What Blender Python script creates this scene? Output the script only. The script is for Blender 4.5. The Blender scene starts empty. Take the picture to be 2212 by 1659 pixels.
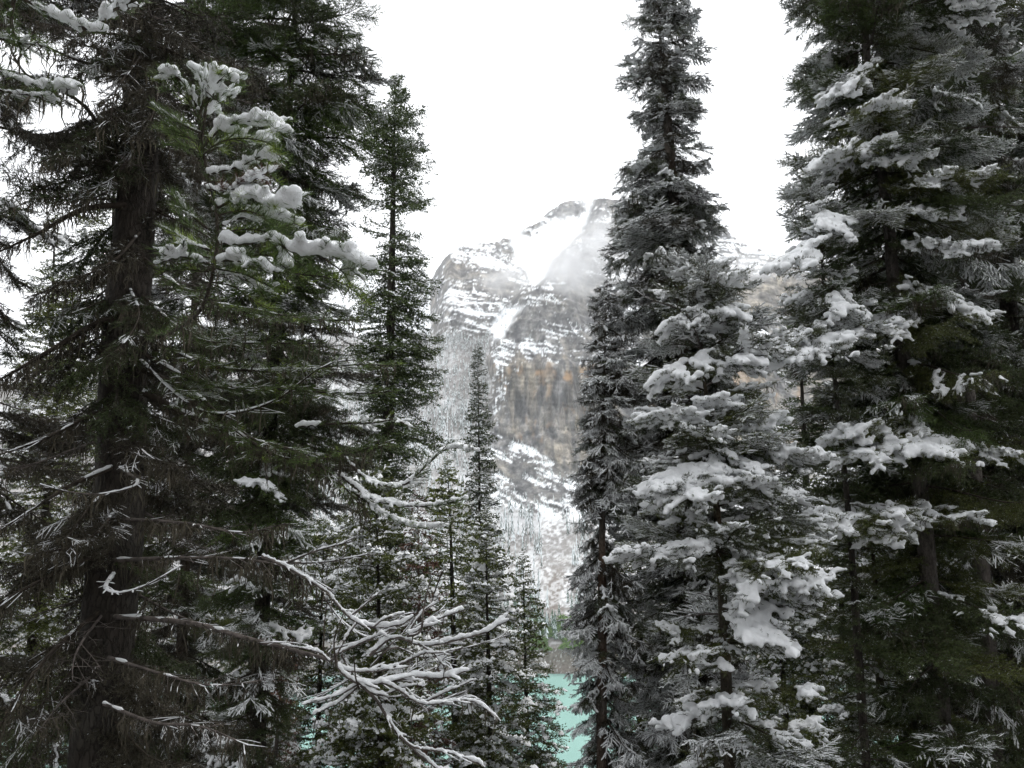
import bpy, math, random, time
import numpy as np
from mathutils import Matrix, Vector

T0 = time.time()
SC = bpy.context.scene
COL = SC.collection
RAD = math.radians

# ------------------------------------------------------------------ camera
CZ = 90.0                 # the camera stands 90 m above the lake on a wooded slope
PITCH = 10.5
LENS = 30.0
cam_data = bpy.data.cameras.new("camera")
cam = bpy.data.objects.new("camera", cam_data)
COL.objects.link(cam)
cam.location = (0, 0, CZ)
cam.rotation_euler = (RAD(90 + PITCH), 0, 0)
cam_data.sensor_width = 36
cam_data.lens = LENS
cam_data.clip_start = 0.05
cam_data.clip_end = 20000
SC.camera = cam

# ------------------------------------------------------------------ sky and sun
SUN_EL, SUN_AZ = 52.0, 25.0          # veiled sun ahead of the camera, a little to the right
world = bpy.data.worlds.new("World")
SC.world = world
world.use_nodes = True
wn, wl = world.node_tree.nodes, world.node_tree.links
wn.clear()
w_out = wn.new("ShaderNodeOutputWorld")
w_bg = wn.new("ShaderNodeBackground")
w_bg.inputs[1].default_value = 0.1
w_sky = wn.new("ShaderNodeTexSky")
w_sky.sky_type = 'NISHITA'
w_sky.sun_disc = False
w_sky.sun_elevation = RAD(SUN_EL)
w_sky.sun_rotation = RAD(SUN_AZ)
w_sky.altitude = 1700
w_mix = wn.new("ShaderNodeMixRGB")     # an even cloud deck over the blue sky
w_mix.inputs[0].default_value = 0.93
w_mix.inputs[2].default_value = (12.2, 12.35, 12.6, 1)
wl.new(w_sky.outputs[0], w_mix.inputs[1])
wl.new(w_mix.outputs[0], w_bg.inputs[0])
wl.new(w_bg.outputs[0], w_out.inputs[0])
sun_data = bpy.data.lights.new("sun", 'SUN')
sun_data.energy = 1.2
sun_data.angle = RAD(14)
sun_data.color = (1.0, 0.97, 0.92)
sun = bpy.data.objects.new("sun", sun_data)
COL.objects.link(sun)
sd = Vector((math.sin(RAD(SUN_AZ)) * math.cos(RAD(SUN_EL)), math.cos(RAD(SUN_AZ)) * math.cos(RAD(SUN_EL)), math.sin(RAD(SUN_EL))))
sun.rotation_euler = (-sd).to_track_quat('-Z', 'Y').to_euler()

SC.view_settings.view_transform = 'Standard'
SC.view_settings.look = 'None'
SC.view_settings.exposure = 0.55
SC.view_settings.gamma = 1.0
SC.view_settings.use_curve_mapping = False
SC.cycles.max_bounces = 5
SC.cycles.diffuse_bounces = 3
SC.cycles.glossy_bounces = 2
SC.cycles.volume_bounces = 1
SC.cycles.use_denoising = True
SC.cycles.use_adaptive_sampling = True
SC.cycles.adaptive_threshold = 0.03

# ------------------------------------------------------------------ numpy helpers
F_PX = LENS / 36 * 2212
cP, sP = math.cos(RAD(PITCH)), math.sin(RAD(PITCH))


def ray(px, py):
    u = (np.asarray(px, float) - 1106) / F_PX
    v = (829.5 - np.asarray(py, float)) / F_PX
    return np.stack([u, cP - v * sP, sP + v * cP], -1)


def at(px, py, Y):
    d = ray(px, py)
    s = np.asarray(Y, float) / d[..., 1]
    return d * np.asarray(s)[..., None] + np.array([0, 0, CZ])


def _hash(ix, iy, iz):
    h = (ix * 374761393 + iy * 668265263 + iz * 1274126177) & 0xFFFFFFFF
    h = ((h ^ (h >> 13)) * 1274126177) & 0xFFFFFFFF
    return ((h ^ (h >> 16)) & 0xFFFF) / 65535.0


def noise(x, y, z=0.0):
    x, y, z = np.broadcast_arrays(np.asarray(x, float), np.asarray(y, float), np.asarray(z, float))
    ix, iy, iz = np.floor(x).astype(np.int64), np.floor(y).astype(np.int64), np.floor(z).astype(np.int64)
    fx, fy, fz = x - ix, y - iy, z - iz
    fx, fy, fz = [f * f * (3 - 2 * f) for f in (fx, fy, fz)]
    r = 0
    for dx in (0, 1):
        for dy in (0, 1):
            for dz in (0, 1):
                w = (fx if dx else 1 - fx) * (fy if dy else 1 - fy) * (fz if dz else 1 - fz)
                r = r + w * _hash(ix + dx, iy + dy, iz + dz)
    return r * 2 - 1


def fbm(x, y, z=0.0, o=4, g=0.5):
    r, a, f, n = 0, 1.0, 1.0, 0
    for i in range(o):
        r = r + a * noise(x * f + 17.3 * i, y * f - 9.1 * i, z * f + 4.7 * i)
        n += a
        a *= g
        f *= 2.03
    return r / n


def sstep(a, b, x):
    t = np.clip((x - a) / (b - a), 0, 1)
    return t * t * (3 - 2 * t)


class Geo:
    """collects triangles (with a material slot each)"""
    def __init__(self):
        self.V, self.F, self.M, self.n = [], [], [], 0

    def add(self, V, F, m=0):
        if len(V) == 0 or len(F) == 0:
            return
        V = np.asarray(V, float).reshape(-1, 3)
        F = np.asarray(F, np.int64).reshape(-1, 3)
        self.V.append(V)
        self.F.append(F + self.n)
        self.M.append(np.full(len(F), m, np.int32) if np.isscalar(m) else np.asarray(m, np.int32))
        self.n += len(V)

    def arrays(self):
        if not self.V:
            return np.zeros((0, 3)), np.zeros((0, 3), np.int64), np.zeros(0, np.int32)
        return np.concatenate(self.V), np.concatenate(self.F), np.concatenate(self.M)

    def mesh(self, name, mats, smooth=True):
        V, F, M = self.arrays()
        return mesh_of(name, V, F, mats, M, smooth)


def mesh_of(name, V, F, mats, M=None, smooth=True):
    me = bpy.data.meshes.new(name)
    n, k = len(V), F.shape[1]
    me.vertices.add(n)
    me.vertices.foreach_set("co", np.asarray(V, np.float32).ravel())
    me.loops.add(F.size)
    me.loops.foreach_set("vertex_index", F.astype(np.int32).ravel())
    me.polygons.add(len(F))
    me.polygons.foreach_set("loop_start", np.arange(0, F.size, k, dtype=np.int32))
    me.polygons.foreach_set("use_smooth", np.full(len(F), smooth, bool))
    for m in mats:
        me.materials.append(m)
    if M is not None and len(mats) > 1:
        me.polygons.foreach_set("material_index", M.astype(np.int32))
    me.update(calc_edges=True)
    return me


def obj(name, me, parent=None, loc=None):
    o = bpy.data.objects.new(name, me)
    COL.objects.link(o)
    if parent is not None:
        o.parent = parent
    if loc is not None:
        o.location = loc
    return o


def tag(o, label=None, cat=None, group=None, kind=None):
    if label:
        o["label"] = label
    if cat:
        o["category"] = cat
    if group:
        o["group"] = group
    if kind:
        o["kind"] = kind
    return o


def frame(t):
    t = t / (np.linalg.norm(t, axis=-1, keepdims=True) + 1e-12)
    ref = np.where(np.abs(t[..., 2:3]) > 0.9, np.array([1.0, 0, 0]), np.array([0, 0, 1.0]))
    a = np.cross(t, ref)
    a /= np.linalg.norm(a, axis=-1, keepdims=True) + 1e-12
    b = np.cross(a, t)
    return t, a, b


def tube(g, P, r, k=5, m=0, cap=True):
    P = np.asarray(P, float)
    n = len(P)
    r = np.broadcast_to(np.asarray(r, float), (n,))
    t, a, b = frame(np.gradient(P, axis=0))
    ang = np.arange(k) * 2 * math.pi / k
    V = P[:, None] + r[:, None, None] * (np.cos(ang)[None, :, None] * a[:, None] + np.sin(ang)[None, :, None] * b[:, None])
    V = V.reshape(-1, 3)
    i = np.arange(n - 1)[:, None] * k
    j = np.arange(k)[None]
    j2 = (j + 1) % k
    q = np.stack([i + j, i + j2, i + k + j2, i + k + j], -1).reshape(-1, 4)
    F = np.concatenate([q[:, [0, 2, 1]], q[:, [0, 3, 2]]])
    if cap:
        V = np.concatenate([V, P[-1:] + t[-1:] * r[-1]])
        e = (n - 1) * k + np.arange(k)
        F = np.concatenate([F, np.stack([e, np.full(k, n * k), (n - 1) * k + (np.arange(k) + 1) % k], -1)])
    g.add(V, F, m)


def resample(P, step, jitter=0.0, rng=None):
    P = np.asarray(P, float)
    d = np.linalg.norm(np.diff(P, axis=0), axis=1)
    s = np.concatenate([[0], np.cumsum(d)])
    n = max(2, int(s[-1] / step) + 1)
    q = np.linspace(0, s[-1], n)
    if jitter and rng is not None:
        q = np.clip(q + rng.uniform(-jitter, jitter, n) * step, 0, s[-1])
    R = np.stack([np.interp(q, s, P[:, k]) for k in range(3)], -1)
    return R, q / max(s[-1], 1e-9), s[-1]


def smooth_line(P, n=14):
    """Catmull-Rom through the given points"""
    P = np.asarray(P, float)
    if len(P) == 2:
        return np.linspace(P[0], P[1], n)
    Q = np.concatenate([[2 * P[0] - P[1]], P, [2 * P[-1] - P[-2]]])
    out = []
    per = max(2, n // (len(P) - 1))
    for i in range(len(P) - 1):
        p0, p1, p2, p3 = Q[i:i + 4]
        for t in np.linspace(0, 1, per, endpoint=False):
            out.append(0.5 * ((2 * p1) + (-p0 + p2) * t + (2 * p0 - 5 * p1 + 4 * p2 - p3) * t * t + (-p0 + 3 * p1 - 3 * p2 + p3) * t ** 3))
    out.append(P[-1])
    return np.array(out)


# ------------------------------------------------------------------ materials
def mat(name):
    m = bpy.data.materials.new(name)
    m.use_nodes = True
    nt = m.node_tree
    b = nt.nodes["Principled BSDF"]
    return m, nt, b


def node(nt, t, **kw):
    n = nt.nodes.new(t)
    for k, v in kw.items():
        if k.startswith("i_"):
            n.inputs[int(k[2:]) if k[2:].isdigit() else k[2:].replace("_", " ")].default_value = v
        else:
            setattr(n, k, v)
    return n


def ramp(nt, stops):
    r = nt.nodes.new("ShaderNodeValToRGB")
    el = r.color_ramp.elements
    while len(el) < len(stops):
        el.new(0.5)
    for e, (p, c) in zip(el, stops):
        e.position = p
        e.color = (*c, 1) if len(c) == 3 else c
    return r


def mixc(nt, f, a, b, blend='MIX'):
    n = nt.nodes.new("ShaderNodeMixRGB")
    n.blend_type = blend
    for i, s in enumerate((f, a, b)):
        if hasattr(s, "is_linked") or isinstance(s, bpy.types.NodeSocket):
            nt.links.new(s, n.inputs[i])
        elif i == 0:
            n.inputs[0].default_value = s
        else:
            n.inputs[i].default_value = (*s, 1)
    return n.outputs[0]


def m_snow(name="snow", base=(0.86, 0.875, 0.89), scale=60):
    m, nt, b = mat(name)
    b.inputs["Roughness"].default_value = 0.65
    b.inputs["Specular IOR Level"].default_value = 0.25
    tc = node(nt, "ShaderNodeTexCoord")
    n1 = node(nt, "ShaderNodeTexNoise", i_Scale=scale, i_Detail=6.0, i_Roughness=0.7)
    nt.links.new(tc.outputs["Object"], n1.inputs["Vector"])
    r = ramp(nt, [(0.3, tuple(c * 0.93 for c in base)), (0.7, base)])
    nt.links.new(n1.outputs[0], r.inputs[0])
    nt.links.new(r.outputs[0], b.inputs["Base Color"])
    bp = node(nt, "ShaderNodeBump", i_Strength=0.6, i_Distance=0.02)
    nt.links.new(n1.outputs[0], bp.inputs["Height"])
    nt.links.new(bp.outputs[0], b.inputs["Normal"])
    return m


def m_needles(name, dark, light, frost=0.0):
    m, nt, b = mat(name)
    b.inputs["Roughness"].default_value = 0.55
    b.inputs["Specular IOR Level"].default_value = 0.3
    geo = node(nt, "ShaderNodeNewGeometry")
    oi = node(nt, "ShaderNodeObjectInfo")
    ad = node(nt, "ShaderNodeMath", operation='MULTIPLY_ADD', i_1=0.6)
    nt.links.new(geo.outputs["Random Per Island"], ad.inputs[0])
    mu = node(nt, "ShaderNodeMath", operation='MULTIPLY', i_1=0.4)
    nt.links.new(oi.outputs["Random"], mu.inputs[0])
    nt.links.new(mu.outputs[0], ad.inputs[2])
    r = ramp(nt, [(0.0, dark), (0.75, light), (1.0, tuple(min(1, c * 1.5) for c in light))])
    nt.links.new(ad.outputs[0], r.inputs[0])
    c = r.outputs[0]
    if frost:
        mt = node(nt, "ShaderNodeMath", operation='MULTIPLY', i_1=7.31)
        nt.links.new(geo.outputs["Random Per Island"], mt.inputs[0])
        fr = node(nt, "ShaderNodeMath", operation='FRACT')
        nt.links.new(mt.outputs[0], fr.inputs[0])
        lt = node(nt, "ShaderNodeMath", operation='LESS_THAN', i_1=frost)
        nt.links.new(fr.outputs[0], lt.inputs[0])
        c = mixc(nt, lt.outputs[0], c, (0.7, 0.74, 0.76))
    nt.links.new(c, b.inputs["Base Color"])
    return m


def m_bark(name, c1, c2, c3=None, c3amt=0.5, sc=9.0):
    m, nt, b = mat(name)
    b.inputs["Roughness"].default_value = 0.9
    b.inputs["Specular IOR Level"].default_value = 0.2
    tc = node(nt, "ShaderNodeTexCoord")
    mp = node(nt, "ShaderNodeMapping")
    mp.inputs["Scale"].default_value = (1, 1, 0.35)
    nt.links.new(tc.outputs["Object"], mp.inputs[0])
    v = node(nt, "ShaderNodeTexVoronoi", feature='DISTANCE_TO_EDGE', i_Scale=sc * 3)
    n1 = node(nt, "ShaderNodeTexNoise", i_Scale=sc, i_Detail=6.0, i_Roughness=0.65)
    nt.links.new(mp.outputs[0], n1.inputs["Vector"])
    wv = mixc(nt, 0.12, mp.outputs[0], n1.outputs[1])
    nt.links.new(wv, v.inputs["Vector"])
    r = ramp(nt, [(0.3, c1), (0.7, c2)])
    nt.links.new(n1.outputs[0], r.inputs[0])
    c = r.outputs[0]
    if c3:
        n2 = node(nt, "ShaderNodeTexNoise", i_Scale=0.8, i_Detail=4.0)
        nt.links.new(tc.outputs["Object"], n2.inputs["Vector"])
        r2 = ramp(nt, [(c3amt - 0.1, (0, 0, 0)), (c3amt + 0.1, (1, 1, 1))])
        nt.links.new(n2.outputs[0], r2.inputs[0])
        c = mixc(nt, r2.outputs[0], c, c3)
    rv = ramp(nt, [(0.0, (0.35, 0.35, 0.35)), (0.12, (1, 1, 1))])
    nt.links.new(v.outputs[0], rv.inputs[0])
    c = mixc(nt, 0.7, c, rv.outputs[0], 'MULTIPLY')
    nt.links.new(c, b.inputs["Base Color"])
    bp = node(nt, "ShaderNodeBump", i_Strength=0.8, i_Distance=0.02)
    nt.links.new(rv.outputs[0], bp.inputs["Height"])
    bp2 = node(nt, "ShaderNodeBump", i_Strength=0.6, i_Distance=0.02)
    nt.links.new(n1.outputs[0], bp2.inputs["Height"])
    nt.links.new(bp.outputs[0], bp2.inputs["Normal"])
    nt.links.new(bp2.outputs[0], b.inputs["Normal"])
    return m


def m_flat(name, c1, c2, scale, rough=0.85, det=4.0, coord="Object", lo=0.35, hi=0.65):
    m, nt, b = mat(name)
    b.inputs["Roughness"].default_value = rough
    b.inputs["Specular IOR Level"].default_value = 0.2
    tc = node(nt, "ShaderNodeTexCoord")
    n1 = node(nt, "ShaderNodeTexNoise", i_Scale=scale, i_Detail=det)
    nt.links.new(tc.outputs[coord], n1.inputs["Vector"])
    r = ramp(nt, [(lo, c1), (hi, c2)])
    nt.links.new(n1.outputs[0], r.inputs[0])
    nt.links.new(r.outputs[0], b.inputs["Base Color"])
    return m


SNOW = m_snow()
NEED = {
    "dark": m_needles("needles_dark_green", (0.022, 0.038, 0.010), (0.066, 0.092, 0.027), 0.010),
    "olive": m_needles("needles_olive_green", (0.042, 0.056, 0.012), (0.112, 0.132, 0.030), 0.02),
    "frost": m_needles("needles_frosted", (0.034, 0.046, 0.019), (0.085, 0.102, 0.044), 0.07),
    "brown": m_needles("needles_rust_brown", (0.06, 0.032, 0.022), (0.15, 0.075, 0.05), 0.08),
    "grey": m_needles("needles_grey_brown", (0.024, 0.023, 0.014), (0.062, 0.056, 0.036), 0.01),
    "lime": m_needles("needles_lime_green", (0.13, 0.20, 0.02), (0.24, 0.32, 0.05), 0.0),
    "pine": m_needles("needles_pine_green", (0.034, 0.070, 0.012), (0.095, 0.145, 0.032), 0.0),
}
BARK = {
    "dark": m_bark("bark_dark", (0.018, 0.015, 0.012), (0.055, 0.046, 0.038), (0.075, 0.070, 0.060), 0.60),
    "orange": m_bark("bark_orange", (0.075, 0.048, 0.034), (0.165, 0.10, 0.068), (0.115, 0.10, 0.085), 0.46),
    "young": m_bark("bark_young", (0.045, 0.035, 0.023), (0.12, 0.092, 0.058), (0.075, 0.068, 0.056), 0.52, 14),
    "grey": m_bark("bark_grey", (0.06, 0.052, 0.046), (0.16, 0.14, 0.125), None, 0.5, 12),
}
TWIG = m_flat("twig_bark", (0.022, 0.017, 0.013), (0.06, 0.048, 0.037), 14)
DEADWOOD = m_flat("dead_wood", (0.055, 0.047, 0.042), (0.14, 0.12, 0.108), 16)
LICHEN = m_flat("hanging_lichen", (0.030, 0.026, 0.018), (0.10, 0.088, 0.064), 5)

# ------------------------------------------------------------------ terrain height under the near forest
def ground_z(x, y):
    x, y = np.asarray(x, float), np.asarray(y, float)
    z = CZ - 1.75 - 0.52 * y - 0.0004 * np.clip(y, 0, None) ** 2
    return z + 0.5 * fbm(x * 0.15, y * 0.15, 0, 3) * sstep(1.5, 6, np.hypot(x, y))


# ------------------------------------------------------------------ the mountain across the lake
def interp(x, pts):
    return np.interp(x, [p[0] for p in pts], [p[1] for p in pts])


RIDGE = [(-1500, 1000), (-600, 900), (300, 790), (600, 715), (690, 680), (730, 638), (760, 612), (790, 598), (850, 604), (910, 622), (932, 604), (945, 576), (965, 552), (985, 534), (1010, 528),
         (1060, 524), (1100, 515), (1150, 488), (1195, 452), (1215, 440), (1235, 434), (1265, 432), (1300, 425), (1360, 436), (1450, 446), (1520, 458), (1560, 492), (1600, 525), (1650, 543),
         (1710, 552), (1760, 560), (1900, 620), (2212, 700), (2800, 880), (3700, 1050)]
DEPTH = [(425, 1680), (500, 1540), (600, 1380), (700, 1270), (760, 1210), (790, 1165), (930, 1110), (955, 1080), (1030, 1000), (1100, 900), (1250, 735), (1330, 655), (1400, 628), (1455, 621)]
BOUND = [(425, 1290), (500, 1255), (560, 1200), (600, 1165), (660, 1120), (720, 1072), (780, 1060), (930, 1052), (1100, 1000), (1455, 1000)]
cols = np.concatenate([np.arange(-1500, 690, 22), np.arange(690, 920, 3.2), np.arange(920, 1330, 2.1), np.arange(1330, 1550, 6), np.arange(1550, 1730, 2.6), np.arange(1740, 3700, 22)]).astype(float)
NR = 370
tt = np.linspace(0, 1, NR)
PX = np.broadcast_to(cols[:, None], (len(cols), NR)).copy()
ridge = interp(cols, RIDGE) + 5.0 * fbm(cols / 16.0, 0 * cols + 3, 0, 4) + 2.0 * noise(cols / 3.5, 0 * cols + 9)
PY = 1458 + (ridge[:, None] - 1458) * tt[None]

D = interp(PY, DEPTH)
bnd = interp(PY, BOUND) + 16 * fbm(PY / 40.0, 0 * PY + 5, 0, 3)
left = sstep(22, -22, PX - bnd)                              # set back beyond the couloir
setb = interp(PY, [(425, 420), (500, 380), (600, 330), (720, 210), (930, 90), (1100, 0), (1455, 0)])
D = D + left * setb
# the layered buttress left of the snow basin stands forward of it
but = sstep(-40, 40, interp(PY, [(500, 1030), (530, 1050), (560, 1085), (600, 1130), (640, 1150), (700, 1090), (760, 1040)]) - PX) * sstep(900, 975, PX) * sstep(780, 660, PY)
D = D - but * 130 * left
D = D + 420 * sstep(965, 880, PX) * sstep(900, 600, PY)      # the far ridge at the left
D = D + 180 * sstep(1330, 1520, PX) * sstep(1000, 600, PY)   # the right ridge lies farther back
# spurs and hollows
D = D + 70 * (np.abs(fbm(PX / 85 + 3, PY / 300, 2.2, 3)) - 0.25) * sstep(1000, 900, PY)
ray_d = ray(PX, PY)
ray_n = ray_d / np.hypot(ray_d[..., 0], ray_d[..., 1])[..., None]
W = ray_n * D[..., None] + np.array([0, 0, CZ])
X, Z = W[..., 0], W[..., 2]
# lower cliff: sheer wall with ribs
clf_top = interp(PX, [(1040, 830), (1080, 782), (1130, 768), (1200, 776), (1260, 786), (1320, 800), (1500, 800), (1700, 760), (2200, 760)]) + 30 * fbm(PX / 26, 0 * PX + 2, 0, 5)
clf_bot = interp(PX, [(1040, 905), (1065, 925), (1120, 955), (1180, 985), (1250, 1020), (1330, 1050), (1500, 1040), (2200, 960)]) + 8 * fbm(PX / 18, 0 * PX + 8, 0, 3)
cliff = sstep(clf_top - 6, clf_top + 6, PY) * sstep(clf_bot + 6, clf_bot - 6, PY) * sstep(1050, 1075, PX + 14 * fbm(PY / 20, 0 * PY + 1, 0, 3))
rcliff = sstep(1560, 1580, PX) * sstep(598, 606, PY + 14 * fbm(PX / 14, 0 * PX, 5, 3)) * sstep(690, 660, PY)
fr_n = 22 * fbm(PX / 26, PY / 26, 0, 4)
forest_r = np.clip(left * sstep(700, 745, PY + fr_n) + sstep(1085, 1120, PY - 0.16 * (PX - 1120) + fr_n), 0, 1)
rockiness = (1 - forest_r)
dip = np.where(PY > 930, 0.5, 0.24)
warp = 8 * fbm(X / 70, Z / 55, D / 90, 5)
s1 = Z + dip * X + warp
def saw(v, p, k=0.32):
    f = v / p - np.floor(v / p)
    return np.where(f < k, f / k, 1 - (f - k) / (1 - k))
def ledge(v, p, w):
    f = v / p - np.floor(v / p)
    return sstep(w, 0, np.abs(f - 0.16))
brk = sstep(-0.35, 0.35, fbm(X / 34, Z / 18, D / 50, 4))
rel = 10.0 * fbm(X / 38, Z / 38, D / 60, 6, 0.55) + 16 * fbm(X / 120, Z / 140, 1.3, 4)
strata = 8.0 * saw(s1, 27) * (0.3 + brk) + 3.6 * saw(s1 + 4, 9.7) + 1.7 * saw(s1 + 6 * fbm(X / 9, Z / 9, 2, 2), 4.3)
rib = 16 * np.abs(fbm(X / 15 + Z / 130, Z / 140, 3.0, 4)) + 8 * np.abs(fbm(X / 6, Z / 45, 6.0, 3)) + 1.6 * saw(s1, 7.5)
gul = 16 * np.abs(fbm(X / 30 + Z / 90, Z / 110, 7.7, 5))
disp = rockiness * (rel + strata * (1 - 0.75 * cliff) + (1 - cliff) * gul + cliff * (1.8 * rib - 6)) + forest_r * 5 * fbm(X / 25, Z / 25, 0, 3)
fade = sstep(0, 0.03, tt)[None]
bn_ = 14 * fbm(PX / 16, PY / 12, 0, 4)
basin = sstep(0, 16, PX - interp(PY, [(440, 1150), (480, 1120), (500, 1095), (540, 1100), (580, 1118), (620, 1143), (650, 1160)]) + bn_) * sstep(10, -6, PX - bnd + 0.5 * bn_) * sstep(652, 622, PY + bn_)
coul = sstep(26, 10, np.abs(PX - interp(PY, [(640, 1135), (670, 1105), (700, 1085), (735, 1064)])) + 0.7 * bn_) * sstep(655, 672, PY) * sstep(742, 722, PY)
crag = np.maximum(sstep(46, 22, np.hypot((PX - 1222) * 1.0, (PY - 455) * 1.9) + 26 * fbm(PX / 14, PY / 14, 3, 4)),
                  sstep(20, 4, PY - interp(PX, RIDGE) + 30 * fbm(PX / 10, PY / 7, 13, 4)) * sstep(1110, 1140, PX) * sstep(1290, 1240, PX))
basin = basin * (1 - crag)
disp = disp * (1 - 0.8 * np.clip(basin, 0, 1))
D2 = D + disp * fade
W = ray_n * D2[..., None] + np.array([0, 0, CZ])
nc = len(cols)
# far side of the ridge
back = [W]
last = W[:, -1:]
dirh = last.copy() - np.array([0, 0, CZ])
dirh[..., 2] = 0
dirh /= np.linalg.norm(dirh, axis=-1, keepdims=True)
for k in (1, 2, 3):
    back.append(last + dirh * 120 * k - np.array([0, 0, 70.0 * k]))
Wm = np.concatenate(back, 1)
nr = Wm.shape[1]
# slope of the surface decides where snow can lie
gx = np.gradient(Wm, axis=0)
gy = np.gradient(Wm, axis=1)
nn = np.cross(gx, gy)
nn /= np.linalg.norm(nn, axis=-1, keepdims=True) + 1e-9
nz = np.abs(nn[..., 2])[:, :NR]
nfine = fbm(PX / 5.5, PY / 3.2, 1.0, 4, 0.6)
npat = fbm(PX / 60, PY / 40, 5.0, 4)
# how much snow each part of the mountain holds
hold = 0.21 + 0 * PX
hold = hold + 0.25 * sstep(560, 470, PY) * sstep(1330, 1230, PX) - 0.12 * sstep(1175, 1240, PX) * sstep(1320, 1260, PX) * sstep(470, 520, PY) * sstep(720, 660, PY)
hold = hold + 0.07 * sstep(690, 745, PY) * sstep(800, 770, PY)
hold = hold - 0.22 * sstep(52, 20, np.hypot((PX - 1222) * 1.0, (PY - 452) * 1.6) + 14 * fbm(PX / 18, PY / 18, 3, 3))
hold = np.where(PX < 930, 0.80, hold)
hold = hold + 0.10 * sstep(1500, 1560, PX) * sstep(600, 580, PY)
hold = hold + 0.18 * but * left + 0.10 * left * sstep(640, 690, PY)
butface = but * left * sstep(556, 576, PY - 0.32 * (PX - 985) + 8 * fbm(PX / 20, PY / 20, 4, 3)) * sstep(622, 606, PY - 0.26 * (PX - 985) + 8 * fbm(PX / 16, PY / 16, 8, 3)) * sstep(955, 968, PX)
hold = hold - 0.42 * butface
slab = sstep(clf_bot - 2, clf_bot + 8, PY) * (1 - forest_r) * sstep(1052, 1070, PX)
band = fbm((PX + 1.9 * PY) / 90, (PY - 0.55 * PX) / 15, 3.0, 4)
hold = hold - 0.22 * crag
hold = np.where(slab > 0.4, 0.26 + 0.72 * band + 0.12 * sstep(1040, 1100, PY), hold)
streak = sstep(1125, 1085, PX + 0.25 * (PY - 850))
hold = np.where(cliff > 0.4, -0.30 + 0.62 * streak + 0.55 * sstep(0.15, 0.5, fbm(PX / 34, PY / 16, 17.0, 3)) * sstep(60, 0, PY - clf_top), hold)
hold = hold - 0.5 * rcliff
along = X - 0.3 * Z
streaks = 0.8 * fbm(along / 30, s1 / 4.2, D / 200, 4, 0.65) + 0.45 * fbm(along / 80, s1 / 11.0, D / 200 + 7, 3, 0.6)
fine = 1.4 * streaks * (1 - 0.35 * sstep(1180, 1240, PX) * sstep(1330, 1300, PX)) + 0.62 * nfine + 0.55 * npat + 0.35 * fbm(PX / 12, PY / 26, 31.0, 4) + 0.5 * sstep(0.06, 0.0, np.abs(fbm(X / 30 + Z / 90, Z / 110, 7.7, 5))) + 0.7 * (nz - 0.55)
fine = np.where(cliff > 0.4, 0.9 * nfine + 0.8 * fbm(PX / 3.0, PY / 16, 4, 3), fine)
snow = sstep(-0.10, 0.16, hold - 0.5 + 0.62 * fine)
snow = np.clip(np.maximum(snow, np.maximum(basin, coul)), 0, 1)
gn = 14 * fbm(PX / 14, PY / 20, 12.0, 3)
gully = sstep(34, 14, np.abs(PX - interp(PY, [(1120, 1190), (1200, 1200), (1300, 1212), (1400, 1215)])) + gn) * sstep(1100, 1130, PY)
scrub = sstep(30, 8, np.abs(PX - 1200) + 1.6 * gn) * sstep(1215, 1265, PY + gn) * sstep(1375, 1330, PY)
snow = np.where(forest_r > 0.5, 0.10 + 0.45 * sstep(-0.3, 0.5, nfine + npat) + (0.16 * sstep(-0.25, 0.2, nfine)) * gully, snow)
snow = snow * (1 - scrub * (0.45 + 0.5 * sstep(0.1, -0.3, nfine)))
snow = snow * (1 - 0.5 * sstep(1290, 1390, PY))
bank = sstep(1394, 1403, PY + 8 * fbm(PX / 12, PY / 30, 2, 3))
snow = np.where(bank > 0.5, 0.35 * sstep(0.34, 0.5, fbm(PX / 2.2, PY / 2.2, 9.0, 2) - 0.12 * noise(PX / 30, PY / 12, 1)), snow)
tan = 0.9 * cliff * sstep(-0.3, 0.4, 0.8 * fbm(X / 7.0, Z / 55, 41.0, 3) + fbm(PX / 14, PY / 70, 11.0, 4) + 0.35 * noise(PX / 60, PY / 60, 2)) + 0.9 * rcliff + 0.35 * rockiness * sstep(0.0, 0.5, fbm(PX / 40, PY / 40, 6.0, 3)) + 0.35 * butface
orange = 0.45 * cliff * sstep(0.30, 0.7, fbm(PX / 15, PY / 34, 21.0, 4) + 0.25 * np.exp(-((PY - 815) / 30.0) ** 2))
for cx, cy, rx, ry, st in ((1122, 800, 8, 14, 0.7), (1166, 806, 13, 9, 0.8), (1226, 815, 10, 13, 1.0), (1258, 800, 9, 14, 0.7), (1280, 815, 14, 16, 0.8), (1100, 800, 5, 12, 0.5)):
    orange = np.maximum(orange, st * cliff * sstep(1.25, 0.2, np.hypot((PX - cx) / rx, (PY - cy) / ry) + 0.8 * fbm(PX / 6, PY / 12, 3, 3)))
brown = np.clip(bank + 0.9 * scrub + 0.7 * forest_r, 0, 1)


def pad(a):
    return np.concatenate([a, np.repeat(a[:, -1:], nr - NR, 1)], 1)


idx = np.arange(nc * nr).reshape(nc, nr)
Fq = np.stack([idx[:-1, :-1], idx[1:, :-1], idx[1:, 1:], idx[:-1, 1:]], -1).reshape(-1, 4)

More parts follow.
